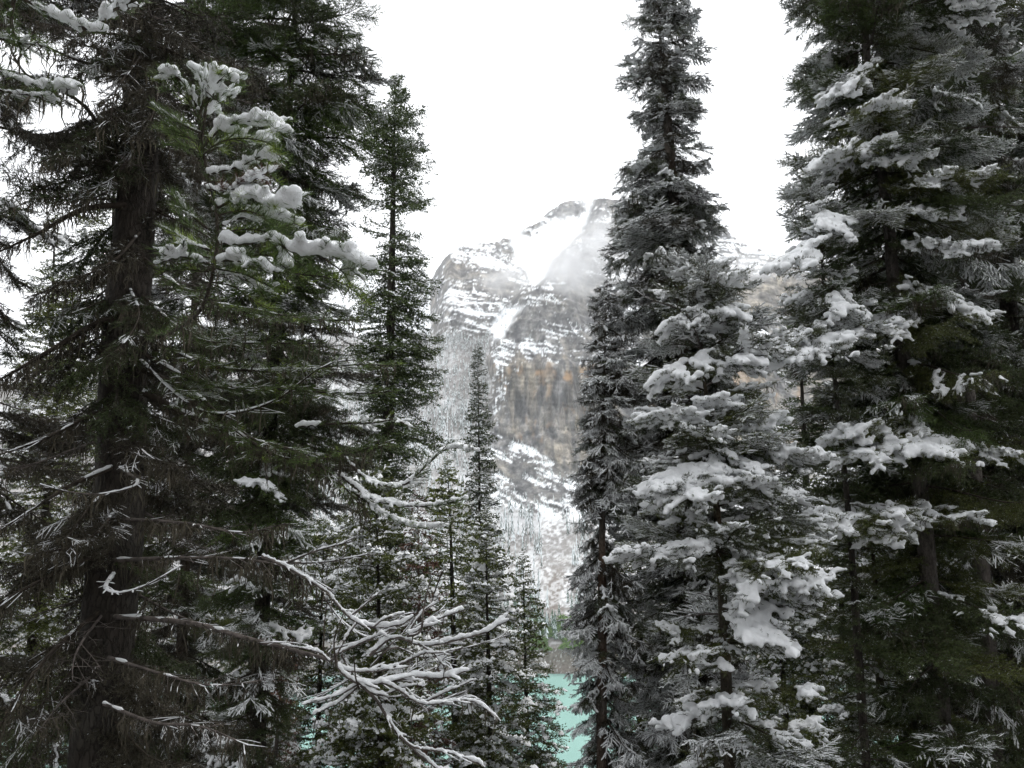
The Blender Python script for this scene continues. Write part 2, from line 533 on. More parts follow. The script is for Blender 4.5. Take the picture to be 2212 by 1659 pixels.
m_mtn, nt, b = mat("mountain_rock_and_snow")
b.inputs["Roughness"].default_value = 0.9
b.inputs["Specular IOR Level"].default_value = 0.1
def attr(nt, n):
    a_ = nt.nodes.new("ShaderNodeAttribute")
    a_.attribute_name = n
    return a_.outputs["Fac"]
tc = node(nt, "ShaderNodeTexCoord")
mp = node(nt, "ShaderNodeMapping")
mp.inputs["Scale"].default_value = (1, 0.6, 0.38)
nt.links.new(tc.outputs["Object"], mp.inputs[0])
n1 = node(nt, "ShaderNodeTexNoise", i_Scale=0.09, i_Detail=6.0, i_Roughness=0.65)
nt.links.new(mp.outputs[0], n1.inputs["Vector"])
r1 = ramp(nt, [(0.32, (0.035, 0.035, 0.038)), (0.5, (0.12, 0.118, 0.116)), (0.68, (0.28, 0.272, 0.265))])
nt.links.new(n1.outputs[0], r1.inputs[0])
r2 = ramp(nt, [(0.32, (0.07, 0.062, 0.052)), (0.5, (0.195, 0.177, 0.152)), (0.68, (0.41, 0.37, 0.315))])
nt.links.new(n1.outputs[0], r2.inputs[0])
c = mixc(nt, attr(nt, "tan"), r1.outputs[0], r2.outputs[0])
n4 = node(nt, "ShaderNodeTexNoise", i_Scale=0.035, i_Detail=5.0)
mp4 = node(nt, "ShaderNodeMapping")
mp4.inputs["Scale"].default_value = (1.6, 1, 0.22)
nt.links.new(tc.outputs["Object"], mp4.inputs[0])
nt.links.new(mp4.outputs[0], n4.inputs["Vector"])
r4 = ramp(nt, [(0.36, (0.55, 0.56, 0.60)), (0.52, (1, 1, 1)), (0.66, (1.35, 1.30, 1.2))])
nt.links.new(n4.outputs[0], r4.inputs[0])
c = mixc(nt, 1.0, c, r4.outputs[0], 'MULTIPLY')
c = mixc(nt, attr(nt, "orange"), c, (0.36, 0.235, 0.13))
n3 = node(nt, "ShaderNodeTexNoise", i_Scale=0.5, i_Detail=5.0)
nt.links.new(tc.outputs["Object"], n3.inputs["Vector"])
r3 = ramp(nt, [(0.3, (0.10, 0.085, 0.072)), (0.7, (0.21, 0.18, 0.16))])
nt.links.new(n3.outputs[0], r3.inputs[0])
c = mixc(nt, attr(nt, "brown"), c, r3.outputs[0])
c = mixc(nt, attr(nt, "snow"), c, (0.86, 0.88, 0.90))
nt.links.new(c, b.inputs["Base Color"])
bp = node(nt, "ShaderNodeBump", i_Strength=0.6, i_Distance=2.0)
nt.links.new(n1.outputs[0], bp.inputs["Height"])
nt.links.new(bp.outputs[0], b.inputs["Normal"])
me = mesh_of("mountain", Wm.reshape(-1, 3), Fq, [m_mtn])
for nm, a_ in (("snow", snow), ("tan", np.clip(tan, 0, 1)), ("orange", np.clip(orange, 0, 1)), ("brown", brown)):
    at_ = me.attributes.new(nm, 'FLOAT', 'POINT')
    at_.data.foreach_set("value", pad(a_).astype(np.float32).ravel())
mountain = tag(obj("mountain", me), "snow-dusted layered rock mountain rising across the lake", kind="structure")
print("mountain", round(time.time() - T0, 1))

# ------------------------------------------------------------------ lake
m_lake, nt, b = mat("glacial_lake_water")
b.inputs["Base Color"].default_value = (0.105, 0.46, 0.37, 1)
b.inputs["Roughness"].default_value = 0.35
b.inputs["Specular IOR Level"].default_value = 0.12
tc = node(nt, "ShaderNodeTexCoord")
mp = node(nt, "ShaderNodeMapping")
mp.inputs["Scale"].default_value = (0.15, 0.5, 1)
nt.links.new(tc.outputs["Object"], mp.inputs[0])
n1 = node(nt, "ShaderNodeTexNoise", i_Scale=1.0, i_Detail=4.0)
nt.links.new(mp.outputs[0], n1.inputs["Vector"])
bp = node(nt, "ShaderNodeBump", i_Strength=0.15, i_Distance=0.2)
nt.links.new(n1.outputs[0], bp.inputs["Height"])
nt.links.new(bp.outputs[0], b.inputs["Normal"])
n2 = node(nt, "ShaderNodeTexNoise", i_Scale=0.03, i_Detail=3.0)
nt.links.new(mp.outputs[0], n2.inputs["Vector"])
r = ramp(nt, [(0.35, (0.195, 0.345, 0.305)), (0.65, (0.22, 0.385, 0.34))])
nt.links.new(n2.outputs[0], r.inputs[0])
nt.links.new(r.outputs[0], b.inputs["Base Color"])
gx_, gy_ = np.meshgrid(np.linspace(-2200, 2200, 45), np.linspace(100, 640, 12), indexing="ij")
V = np.stack([gx_, gy_, 0 * gx_], -1)
# follow the curve of the far shore
V[..., 1] = 100 + (gy_ - 100) / 540 * (np.clip(640 * np.cos(np.arctan2(gx_, 640)), 330, 640) - 100)
ii = np.arange(45 * 12).reshape(45, 12)
Fl = np.stack([ii[:-1, :-1], ii[1:, :-1], ii[1:, 1:], ii[:-1, 1:]], -1).reshape(-1, 4)
lake = tag(obj("lake", mesh_of("lake", V.reshape(-1, 3), Fl, [m_lake])), kind="structure", label="milky turquoise glacial lake below the forest")

# ------------------------------------------------------------------ the wooded slope the camera stands on
gx_, gy_ = np.meshgrid(np.concatenate([np.linspace(-260, -45, 20), np.linspace(-40, 40, 81), np.linspace(45, 260, 20)]),
                       np.concatenate([np.linspace(-90, -12, 20), np.linspace(-10, 60, 90), np.linspace(62, 190, 30)]), indexing="ij")
gz_ = ground_z(gx_, gy_) + 0.12 * fbm(gx_ * 0.9, gy_ * 0.9, 2, 3)
nx_, ny_ = gx_.shape
ii = np.arange(nx_ * ny_).reshape(nx_, ny_)
Fg = np.stack([ii[:-1, :-1], ii[1:, :-1], ii[1:, 1:], ii[:-1, 1:]], -1).reshape(-1, 4)
m_gr = m_flat("forest_floor_with_snow", (0.045, 0.036, 0.026), (0.62, 0.64, 0.66), 0.9, 0.95, 6.0, lo=0.50, hi=0.62)
ground = tag(obj("ground", mesh_of("ground", np.stack([gx_, gy_, gz_], -1).reshape(-1, 3), Fg, [m_gr])), kind="structure", label="steep wooded slope with patches of snow")

# ------------------------------------------------------------------ the frosted wood on the far slope
m_fneed = m_needles("far_needles", (0.040, 0.052, 0.044), (0.095, 0.115, 0.098), 0.0)
m_fgreen = m_needles("shore_needles", (0.035, 0.075, 0.045), (0.07, 0.13, 0.075), 0.0)
m_fsnow = m_snow("far_snow", (0.80, 0.84, 0.86), 2.0)


def far_conifer(rng, h, w, tiers=6, k=7, frost=0.5):
    """tiers of drooping sprays round a thin stem; slot 1 is snow"""
    V, F, M = [], [], []
    n = 0
    a = np.arange(3) * 2.094
    V.append(np.concatenate([np.stack([np.cos(a) * h * 0.012, np.sin(a) * h * 0.012, 0 * a - 0.3], -1), [[0, 0, h]]]))
    F += [[0, 1, 3], [1, 2, 3], [2, 0, 3]]
    M += [2, 2, 2]
    n = 4
    for i in range(tiers):
        q = i / tiers
        z0 = h * (0.10 + 0.86 * q)
        z1 = min(h, z0 + h * 1.25 / tiers)
        r = w * (1 - q) ** 0.8 + 0.04 * w
        an = np.arange(k) * 2 * math.pi / k + rng.uniform(0, 6)
        rr = r * rng.uniform(0.55, 1.2, k)
        zz = z0 + h / tiers * rng.uniform(-0.35, 0.3, k)
        o = np.stack([np.cos(an) * rr, np.sin(an) * rr, zz], -1)
        am = an + math.pi / k
        inn = np.stack([np.cos(am) * r * 0.35, np.sin(am) * r * 0.35, np.full(k, z0 + h * 0.25 / tiers)], -1)
        V.append(np.concatenate([o, inn, [[0, 0, z1]]]))
        for j in range(k):
            F += [[n + j, n + k + j, n + 2 * k], [n + j, n + 2 * k, n + k + (j - 1) % k]]
            M += [1 if rng.random() < frost else 0, 1 if rng.random() < frost else 0]
        n += 2 * k + 1
    return np.concatenate(V), np.array(F), np.array(M, np.int32)


rngf = np.random.default_rng(5)
protos = [far_conifer(rngf, 1.0, rngf.uniform(0.085, 0.14), 5, 5, rngf.uniform(0.40, 0.62)) for _ in range(14)]
gf = Geo()
flat_px, flat_py, flat_f, flat_g = PX.ravel(), PY.ravel(), forest_r.ravel(), (gully + bank + cliff).ravel()
Wf = W.reshape(-1, 3)
in_view = (flat_px > 620) & (flat_px < 1300)
cand = np.nonzero((flat_f > 0.6) & (flat_g < 0.4) & (flat_py < 1392))[0]
# even spread over the slope's area: weight each vertex by its patch
cellw = (np.gradient(PX, axis=0) * D2 ** 2 / np.maximum(0.25, nz)).ravel()[cand]
wgt = np.minimum(cellw, np.quantile(cellw, 0.98)) * np.where(in_view[cand], 1.0, 0.08)
ch = rngf.choice(cand, 4300, p=wgt / wgt.sum(), replace=False)
for i in ch:
    V_, F_, M_ = protos[rngf.integers(len(protos))]
    hh = rngf.uniform(10, 22) * (0.75 if flat_py[i] < 880 else 1.0)
    a_ = rngf.uniform(0, 6.28)
    Rz = np.array([[math.cos(a_), -math.sin(a_), 0], [math.sin(a_), math.cos(a_), 0], [0, 0, 1]])
    gf.add(V_ @ Rz.T * np.array([hh, hh, hh]) + Wf[i] - np.array([0, 0, 0.4]), F_, M_)
# thin scatter of trees on the ledges
cand2 = np.nonzero((rockiness.ravel() > 0.6) & (snow.ravel() > 0.45) & (cliff.ravel() < 0.2) & (basin.ravel() < 0.2) & (flat_py > 640) & (flat_px > 1040) & (flat_px < 1330))[0]
for i in rngf.choice(cand2, 420, replace=False):
    V_, F_, M_ = protos[rngf.integers(len(protos))]
    gf.add(V_ * rngf.uniform(5, 11) + Wf[i] - np.array([0, 0, 0.4]), F_, M_)
far_wood = tag(obj("far_forest", gf.mesh("far_forest", [m_fneed, m_fsnow, TWIG], False)), "frosted conifer forest covering the far mountain slope", kind="stuff")

# conifers one can tell apart along the far shore
sh_protos = []
for k in range(5):
    V_, F_, M_ = far_conifer(rngf, 1.0, rngf.uniform(0.14, 0.2), 11, 9, 0.30)
    sh_protos.append(mesh_of("shore_conifer", V_, F_, [m_fgreen, m_fsnow, TWIG], M_, False))
cand3 = np.nonzero((flat_py > 1300) & (flat_py < 1385) & (flat_px > 1020) & (flat_px < 1320))[0]
cand4 = np.nonzero((flat_py > 1330) & (flat_py < 1388) & (flat_px > 560) & (flat_px < 1020))[0]
for n_, i in enumerate(list(rngf.choice(cand3, 70, replace=False)) + list(rngf.choice(cand4, 30, replace=False))):
    o = obj("shore_conifer", sh_protos[rngf.integers(5)], None, Wf[i] - np.array([0, 0, 0.4]))
    s_ = rngf.uniform(9, 17)
    o.scale = (s_, s_, s_)
    o.rotation_euler = (0, 0, rngf.uniform(0, 6.28))
    tag(o, "small frosted green conifer on the far shore above the bank", "tree", "conifers along the far shore")
# green bushes above the bank
bush_me = []
m_bush = m_needles("bush_leaves", (0.08, 0.15, 0.035), (0.16, 0.26, 0.06), 0.0)
for k in range(3):
    g = Geo()
    n = 420
    d = rngf.normal(size=(n, 3))
    d /= np.linalg.norm(d, axis=1, keepdims=True)
    d[:, 2] = np.abs(d[:, 2])
    p = d * rngf.uniform(0.6, 1.05, n)[:, None] * np.array([1, 1, 0.9]) * (1 + 0.3 * noise(d[:, 0] * 3 + k * 9, d[:, 1] * 3, d[:, 2] * 3))[:, None]
    a_ = rngf.normal(size=(n, 3)) * 0.13
    b_ = rngf.normal(size=(n, 3)) * 0.13
    g.add(np.stack([p - a_, p + a_, p + b_], 1).reshape(-1, 3), np.arange(3 * n).reshape(-1, 3))
    bush_me.append(g.mesh("shrub", [m_bush], False))
cand5 = np.nonzero((flat_py > 1335) & (flat_py < 1404) & (flat_px > 1150) & (flat_px < 1290))[0]
for i in rngf.choice(cand5, 60, replace=False):
    o = obj("shrub", bush_me[rngf.integers(3)], None, Wf[i] - np.array([0, 0, 0.3]))
    s_ = rngf.uniform(2.6, 5.2)
    o.scale = (s_, s_, s_ * rngf.uniform(0.7, 1.1))
    o.rotation_euler = (0, 0, rngf.uniform(0, 6.28))
    tag(o, "bright green bush above the stony far shore", "bush", "green bushes on the far bank")

# ------------------------------------------------------------------ the damp air over the lake
def closed_box(name, lo, hi, material):
    x0, y0, z0 = lo
    x1, y1, z1 = hi
    V = np.array([[x, y, z] for x in (x0, x1) for y in (y0, y1) for z in (z0, z1)], float)
    F = np.array([[0, 1, 3, 2], [4, 6, 7, 5], [0, 4, 5, 1], [2, 3, 7, 6], [0, 2, 6, 4], [1, 5, 7, 3]])
    return obj(name, mesh_of(name, V, F, [material], None, False))


m_haze = bpy.data.materials.new("pale_haze")
m_haze.use_nodes = True
nt = m_haze.node_tree
nt.nodes.clear()
ho = nt.nodes.new("ShaderNodeOutputMaterial")
hv = nt.nodes.new("ShaderNodeVolumePrincipled")
hv.inputs["Color"].default_value = (0.97, 0.98, 1.0, 1)
hv.inputs["Density"].default_value = 0.00010
hv.inputs["Anisotropy"].default_value = 0.2
nt.links.new(hv.outputs[0], ho.inputs["Volume"])
haze = tag(closed_box("haze", (-2400, -120, -100), (2400, 2600, 980), m_haze), "thin pale haze over lake and mountain", kind="stuff")

# wisps of cloud drifting across the upper cliffs
m_cl = bpy.data.materials.new("drifting_cloud")
m_cl.use_nodes = True
nt = m_cl.node_tree
nt.nodes.clear()
ho = nt.nodes.new("ShaderNodeOutputMaterial")
hv = nt.nodes.new("ShaderNodeVolumePrincipled")
hv.inputs["Color"].default_value = (0.98, 0.985, 1.0, 1)
hv.inputs["Anisotropy"].default_value = 0.2
tc = node(nt, "ShaderNodeTexCoord")
ln_ = node(nt, "ShaderNodeVectorMath", operation='LENGTH')
nt.links.new(tc.outputs["Object"], ln_.inputs[0])
fo = node(nt, "ShaderNodeMapRange", i_1=1.0, i_2=0.15, i_3=0.0, i_4=1.0)
nt.links.new(ln_.outputs["Value"], fo.inputs[0])
cn = node(nt, "ShaderNodeTexNoise", i_Scale=1.9, i_Detail=4.0, i_Roughness=0.6)
nt.links.new(tc.outputs["Object"], cn.inputs["Vector"])
cr = node(nt, "ShaderNodeMapRange", i_1=0.40, i_2=0.68, i_3=0.0, i_4=1.0)
nt.links.new(cn.outputs[0], cr.inputs[0])
mu = node(nt, "ShaderNodeMath", operation='MULTIPLY')
nt.links.new(fo.outputs[0], mu.inputs[0])
nt.links.new(cr.outputs[0], mu.inputs[1])
mu2 = node(nt, "ShaderNodeMath", operation='MULTIPLY', i_1=0.045)
nt.links.new(mu.outputs[0], mu2.inputs[0])
nt.links.new(mu2.outputs[0], hv.inputs["Density"])
nt.links.new(hv.outputs[0], ho.inputs["Volume"])
import bmesh
bm = bmesh.new()
bmesh.ops.create_icosphere(bm, subdivisions=3, radius=1)
cl_me = bpy.data.meshes.new("cloud")
bm.to_mesh(cl_me)
bm.free()
cl_me.materials.append(m_cl)
for px, py, Yc, rx, ry, rz_, lb in ((1272, 545, 1200, 95, 60, 80, "pale mist hanging on the cliff below the summit"), (1210, 585, 1300, 60, 40, 40, "thin wisp of cloud at the mouth of the snow basin"), (1590, 585, 1250, 70, 50, 34, "thin wisp of cloud on the right mountain shoulder"), (1090, 600, 1480, 60, 40, 40, "thin wisp of cloud over the layered buttress")):
    o = obj("cloud", cl_me, None, at(px, py, Yc))
    o.scale = (rx, ry, rz_)
    tag(o, lb, "cloud", kind="stuff")
print("mountain z max", Wm[..., 2].max(), "min", Wm[..., 2].min(), "y", Wm[..., 1].max(), "x", Wm[..., 0].min(), Wm[..., 0].max())
print("setting", round(time.time() - T0, 1))


# ------------------------------------------------------------------ twigs, needles, snow, lichen
UP = np.array([0, 0, 1.0])


class Twigs:
    """N twigs of four points each: P (N,4,3), radii r0 r1, order o (0 main axis, 1 side twig, 2 shoot)"""
    def __init__(self):
        self.parts = []

    def add(self, P, r0, r1, o):
        n = len(P)
        self.parts.append((np.asarray(P, float), np.broadcast_to(r0, (n,)).astype(float), np.broadcast_to(r1, (n,)).astype(float), np.full(n, o)))

    def done(self):
        self.P, self.r0, self.r1, self.o = [np.concatenate([p[k] for p in self.parts]) for k in range(4)]
        self.L = np.linalg.norm(np.diff(self.P, axis=1), axis=2).sum(1)
        return self

    def sample(self, step, rng, orders, umin=0.0, jit=0.5, keep=None):
        i = np.nonzero(np.isin(self.o, orders))[0]
        if keep is not None:
            i = i[keep[i]]
        n = np.maximum(1, np.round(self.L[i] / step)).astype(int)
        idx = np.repeat(i, n)
        k = np.arange(len(idx)) - np.repeat(np.cumsum(n) - n, n)
        u = np.clip((k + 0.5 + rng.uniform(-jit, jit, len(idx))) / np.repeat(n, n), 0, 1)
        if umin:
            m = u > umin
            idx, u = idx[m], u[m]
        q, t = lerp4(self.P, idx, u)
        return q, t, idx, u


def lerp4(P, idx, u):
    f = u * 3
    k = np.minimum(f.astype(int), 2)
    w = (f - k)[:, None]
    A, B = P[idx, k], P[idx, k + 1]
    return A * (1 - w) + B * w, B - A


def unit(v):
    return v / (np.linalg.norm(v, axis=-1, keepdims=True) + 1e-12)


def main_axis(tw, P, r0, r1):
    Q, s, L = resample(P, 1.0)
    n = 3 * max(1, round(len(P) / 3)) + 1
    d = np.concatenate([[0], np.cumsum(np.linalg.norm(np.diff(P, axis=0), axis=1))])
    q = np.linspace(0, d[-1], n)
    R = np.stack([np.interp(q, d, P[:, k]) for k in range(3)], -1)
    r = r0 + (r1 - r0) * q / d[-1]
    i = np.arange(0, n - 1, 3)
    tw.add(np.stack([R[i], R[i + 1], R[i + 2], R[i + 3]], 1), r[i], r[i + 3], 0)


def shoots(tw, Q, t, ln, rng, angle, droop, curl, rad, order, skip=0.12):
    """twigs leaving both sides of the points Q; returns their points"""
    t, a, b = frame(t)
    Q, t, a, ln = [np.concatenate([x, x]) for x in (Q, t, a, ln)]
    n = len(Q)
    sg = np.concatenate([np.ones(n // 2), -np.ones(n // 2)])[:, None]
    ln = ln * rng.uniform(0.6, 1.25, n)
    an = np.radians(rng.uniform(angle[0], angle[1], n))[:, None]
    d = unit(t * np.cos(an) + a * sg * np.sin(an) + UP * rng.uniform(droop[0], droop[1], n)[:, None])
    keep = (rng.random(n) > skip) & (ln > 0.02)
    Q, t, d, ln = Q[keep], t[keep], d[keep], ln[keep]
    n = len(Q)
    if n == 0:
        return np.zeros((0, 4, 3)), ln
    q = np.linspace(0, 1, 4)[None, :, None]
    bend = t * (curl * 0.5) + UP * (rng.uniform(-0.35, 0.5, n) * curl)[:, None] + rng.normal(size=(n, 3)) * 0.12 * curl
    P = Q[:, None] + d[:, None] * ln[:, None, None] * q + bend[:, None] * ln[:, None, None] * q ** 2
    tw.add(P, rad * (0.6 + ln), rad * 0.4, order)
    return P, ln


def grow(tw, P, rng, lat, step, angle=(32, 72), droop=(-0.45, 0.15), start=0.08, curl=0.3, rad=0.004, sub=None, subdroop=(-0.35, 0.3)):
    Q, s, L = resample(P, step, 0.3, rng)
    t = np.gradient(Q, axis=0)
    m = s >= start
    Lp, ln = shoots(tw, Q[m], t[m], np.broadcast_to(lat(s[m]), (m.sum(),)), rng, angle, droop, curl, rad, 1)
    if sub and len(Lp):
        big = ln > sub[0]
        Lp, ln = Lp[big], ln[big]
        n = np.maximum(1, (ln / sub[2]).astype(int))
        idx = np.repeat(np.arange(len(Lp)), n)
        k = np.arange(len(idx)) - np.repeat(np.cumsum(n) - n, n)
        u = 0.12 + 0.86 * (k + rng.uniform(0.1, 0.9, len(idx))) / np.repeat(n, n)
        if len(idx):
            q, t = lerp4(Lp, idx, u)
            shoots(tw, q, t, sub[1] * ln[idx] * (1 - 0.7 * u) + 0.03, rng, (25, 72), subdroop, curl, rad * 0.8, 2)


GEN = {}


def gen_branch(kind, L, seed):
    """one bough along +X; up is +Z"""
    if (kind, L, seed) in GEN:
        return GEN[(kind, L, seed)]
    rng = np.random.default_rng(seed * 977 + int(L * 100) + {"spruce": 0, "droop": 50000, "dead": 90000, "far": 130000}[kind])
    q = np.linspace(0, 1, 13)
    lift = rng.uniform(0.02, 0.16)
    sag = rng.uniform(0.16, 0.34) if kind != "droop" else rng.uniform(0.35, 0.6)
    z = L * (lift * q - sag * q ** 2 + sag * 0.75 * q ** 4)
    y = L * 0.07 * np.sin(q * rng.uniform(2, 5) + rng.uniform(0, 6)) * q
    P = np.stack([L * q * (1 - 0.04 * sag), y, z], -1)
    tw = Twigs()
    main_axis(tw, P, 0.006 + 0.0095 * L, 0.003)
    if kind == "far":
        grow(tw, P, rng, lambda s: min(0.6, 0.5 * L) * (0.4 + 1.0 * s) * (1 - s) ** 0.6 * 1.15 + 0.05, 0.085, start=0.06, sub=(0.12, 0.5, 0.10))
    elif kind == "spruce":
        grow(tw, P, rng, lambda s: min(0.62, 0.48 * L) * (0.42 + 1.0 * s) * (1 - s) ** 0.55 * 1.15 + 0.06, 0.055, start=0.05, sub=(0.10, 0.45, 0.048))
    elif kind == "droop":
        grow(tw, P, rng, lambda s: min(0.55, 0.45 * L) * (0.5 + 0.8 * s) * (1 - s) ** 0.5 + 0.07, 0.05, angle=(45, 88), droop=(-1.4, -0.15), start=0.08, curl=0.4, sub=(0.10, 0.42, 0.05), subdroop=(-0.9, 0.1))
    else:
        grow(tw, P, rng, lambda s: min(0.6, 0.45 * L) * (1 - s) ** 0.7 * (0.3 + s) + 0.04, 0.11, angle=(35, 80), droop=(-0.5, 0.5), start=0.2, curl=0.5, rad=0.005, sub=(0.16, 0.4, 0.12))
    tw.done()
    GEN[(kind, L, seed)] = tw
    return tw


def wood_of(g, tw, m=0, km=6, k=3, orders=(0, 1, 2)):
    for o, kk, nodes in ((0, km, (0, 1, 2, 3)), (1, k, (0, 2, 3)), (2, k, (0, 3))):
        sel = tw.o == o
        if o not in orders or not sel.any():
            continue
        nodes = list(nodes)
        P = tw.P[sel][:, nodes]
        n, R = len(P), len(nodes)
        q = np.array(nodes)[None] / 3.0
        r = tw.r0[sel][:, None] * (1 - q) + tw.r1[sel][:, None] * q
        t, a, b = frame(np.gradient(P, axis=1))
        ang = np.arange(kk) * 2 * math.pi / kk
        V = P[:, :, None] + r[..., None, None] * (np.cos(ang)[:, None] * a[:, :, None] + np.sin(ang)[:, None] * b[:, :, None])
        i = np.arange(R - 1)[:, None] * kk
        j = np.arange(kk)[None]
        j2 = (j + 1) % kk
        F = np.stack([i + j, i + j2, i + kk + j2, i + kk + j], -1).reshape(-1, 4)
        F = np.concatenate([F[:, [0, 2, 1]], F[:, [0, 3, 2]]])
        g.add(V.reshape(-1, 3), (F[None] + (np.arange(n) * R * kk)[:, None, None]).reshape(-1, 3), m)


def needles_of(g, tw, rng, step, length, width, m=0, orders=(0, 1, 2), lean=(38, 68), bare=0.0, lime=0.0, mlime=1, up=0.25):
    keep = rng.random(len(tw.o)) >= bare
    p, t, idx, u = tw.sample(step, rng, orders, keep=keep)
    n = len(p)
    if n == 0:
        return
    li = rng.random(len(tw.o))[idx] < lime
    t, a, b = frame(t + 1e-6)
    ph = rng.uniform(0, 2 * math.pi, n)
    r = np.cos(ph)[:, None] * a + np.sin(ph)[:, None] * b
    r[:, 2] += up
    al = np.radians(rng.uniform(lean[0], lean[1], n))
    d = unit(t * np.cos(al)[:, None] + r * np.sin(al)[:, None])
    sdv = unit(np.cross(d, rng.normal(size=(n, 3))))
    ln = length * rng.uniform(0.7, 1.2, n)[:, None]
    w = width * rng.uniform(0.7, 1.2, n)[:, None]
    V = np.stack([p - sdv * w * 0.5, p + sdv * w * 0.5, p + d * ln], 1).reshape(-1, 3)
    g.add(V, np.arange(3 * n).reshape(-1, 3), np.where(li, mlime, m))


def ribbons_of(g, tw, rng, width, cover, seed, orders=(0, 1, 2), m=0, M=6, hgt=0.8, reach=0):
    """thin ridges of snow along the tops of twigs"""
    i = np.nonzero(np.isin(tw.o, orders))[0]
    n = len(i)
    if n == 0:
        return
    s = np.linspace(0, 1, M)
    Q, t = lerp4(tw.P, np.repeat(i, M), np.tile(s, n))
    nz = noise(Q[:, 0] * 8 + seed, Q[:, 1] * 8, Q[:, 2] * 8) * 0.5 + 0.5
    if reach:                                   # more snow towards the open end of the bough
        cover = cover * (0.45 + 0.75 * np.clip(Q[:, 0] / reach, 0, 1))
    on = np.clip((cover - nz) * 5 + 0.2, 0, 1).reshape(n, M)
    Q, t = Q.reshape(n, M, 3), t.reshape(n, M, 3)
    a = unit(np.cross(t, UP))
    rr = tw.r0[i][:, None] * (1 - s) + tw.r1[i][:, None] * s
    w = (width * rng.uniform(0.55, 1.4, (n, M)) + rr) * on
    not_main = tw.o[i] > 0
    w[not_main, 0] *= 0.3
    w[not_main, -1] *= 0.45
    h = w * hgt * rng.uniform(0.7, 1.3, (n, M))
    base = Q + UP * (rr * 0.55)[..., None]
    A, W_, H = a, w[..., None], UP * h[..., None]
    V = np.stack([base - A * W_ - 0.15 * H, base - A * 0.55 * W_ + 0.75 * H, base + A * 0.55 * W_ + 0.75 * H, base + A * W_ - 0.15 * H], 2)
    k = np.arange(M - 1)[:, None] * 4
    j = np.arange(4)[None]
    j2 = (j + 1) % 4
    F = np.stack([k + j, k + j2, k + 4 + j2, k + 4 + j], -1)                    # (M-1,4,4)
    ok = (on[:, :-1] + on[:, 1:]) > 0.04
    F = F[None] + (np.arange(n) * M * 4)[:, None, None, None]
    F = F[ok].reshape(-1, 4)
    g.add(V.reshape(-1, 3), np.concatenate([F[:, [0, 1, 2]], F[:, [0, 2, 3]]]), m)


def ico():
    import bmesh
    bm = bmesh.new()
    bmesh.ops.create_icosphere(bm, subdivisions=2, radius=1)
    V = np.array([v.co[:] for v in bm.verts])
    F = np.array([[v.index for v in f.verts] for f in bm.faces])
    bm.free()
    return V, F


ICO_V, ICO_F = ico()
DOME_V = np.array([[math.cos(a), math.sin(a), -0.3] for a in np.arange(5) * math.pi / 2.5] + [[0.25, 0.1, 0.8]])
DOME_F = np.array([[i, (i + 1) % 5, 5] for i in range(5)])


def blobs_of(tw, rng, r, cover, seed, orders=(1,), freq=6.0, twig_on=1.0, umin=0.0, swell=0.5, reach=0, vary=0.25, lift=0.5):
    """centres and radii of the snow lumps lying on the twigs"""
    keep = rng.random(len(tw.o)) < twig_on
    Q, t, idx, u = tw.sample(r * 0.75, rng, orders, umin, 0.2, keep)
    if len(Q) == 0:
        return Q, np.zeros(0)
    nz = noise(Q[:, 0] * freq + seed, Q[:, 1] * freq, seed * 0.37) * 0.5 + 0.5
    if reach:
        cover = cover * (0.5 + 0.65 * np.clip(Q[:, 0] / reach, 0, 1))
    on = nz < cover
    Q, idx, u, nz, t = Q[on], idx[on], u[on], nz[on], unit(t[on])
    per = rng.uniform(0.7, 1.25, len(tw.o))[idx]
    rad = r * per * rng.uniform(1 - vary, 1 + vary, len(Q)) * (1 + vary * 0.9 * noise(Q[:, 0] * 0.55 / r + 5, Q[:, 1] * 0.55 / r, Q[:, 2] * 0.55 / r)) * (1 - swell * 0.5 + swell * np.sin(np.pi * np.clip(u * 0.75 + 0.2, 0, 1)))
    steep = np.abs(t[:, 2])
    ok = steep < 0.88
    c = Q + UP * (rad * lift)[:, None] + rng.normal(size=Q.shape) * r * 0.22 * vary / 0.25
    return c[ok], (rad * (1 - 0.4 * steep))[ok]


TMP = bpy.data.scenes.new("tmp")


def remeshed(C, R, voxel, name, flat=0.8, rough=0.0, relax=1):
    """one continuous skin of snow round the lumps"""
    if len(C) == 0:
        return None
    V = (ICO_V[None] * R[:, None, None] * np.array([1, 1, flat]) + C[:, None]).reshape(-1, 3)
    F = (ICO_F[None] + (np.arange(len(C)) * len(ICO_V))[:, None, None]).reshape(-1, 3)
    me = mesh_of("tmp", V, F, [SNOW])
    o = bpy.data.objects.new("tmp", me)
    TMP.collection.objects.link(o)
    md = o.modifiers.new("r", 'REMESH')
    md.mode = 'VOXEL'
    md.voxel_size = voxel
    md.use_smooth_shade = True
    ms = o.modifiers.new("s", 'SMOOTH')
    ms.factor = 0.5
    ms.iterations = relax
    vl = TMP.view_layers[0]
    vl.update()
    out = bpy.data.meshes.new_from_object(o.evaluated_get(vl.depsgraph))
    out.name = name
    bpy.data.objects.remove(o)
    bpy.data.meshes.remove(me)
    n = len(out.vertices)
    if n == 0:
        return None
    if rough:
        co = np.empty(n * 3, np.float32)
        no = np.empty(n * 3, np.float32)
        out.vertices.foreach_get("co", co)
        out.vertex_normals.foreach_get("vector", no)
        co, no = co.reshape(-1, 3), no.reshape(-1, 3)
        d = fbm(co[:, 0] * 26, co[:, 1] * 26, co[:, 2] * 26, 3, 0.6) * rough
        out.vertices.foreach_set("co", (co + no * d[:, None]).astype(np.float32).ravel())
    out.materials.clear()
    out.materials.append(SNOW)
    out.polygons.foreach_set("use_smooth", np.ones(len(out.polygons), bool))
    out.update()
    return out


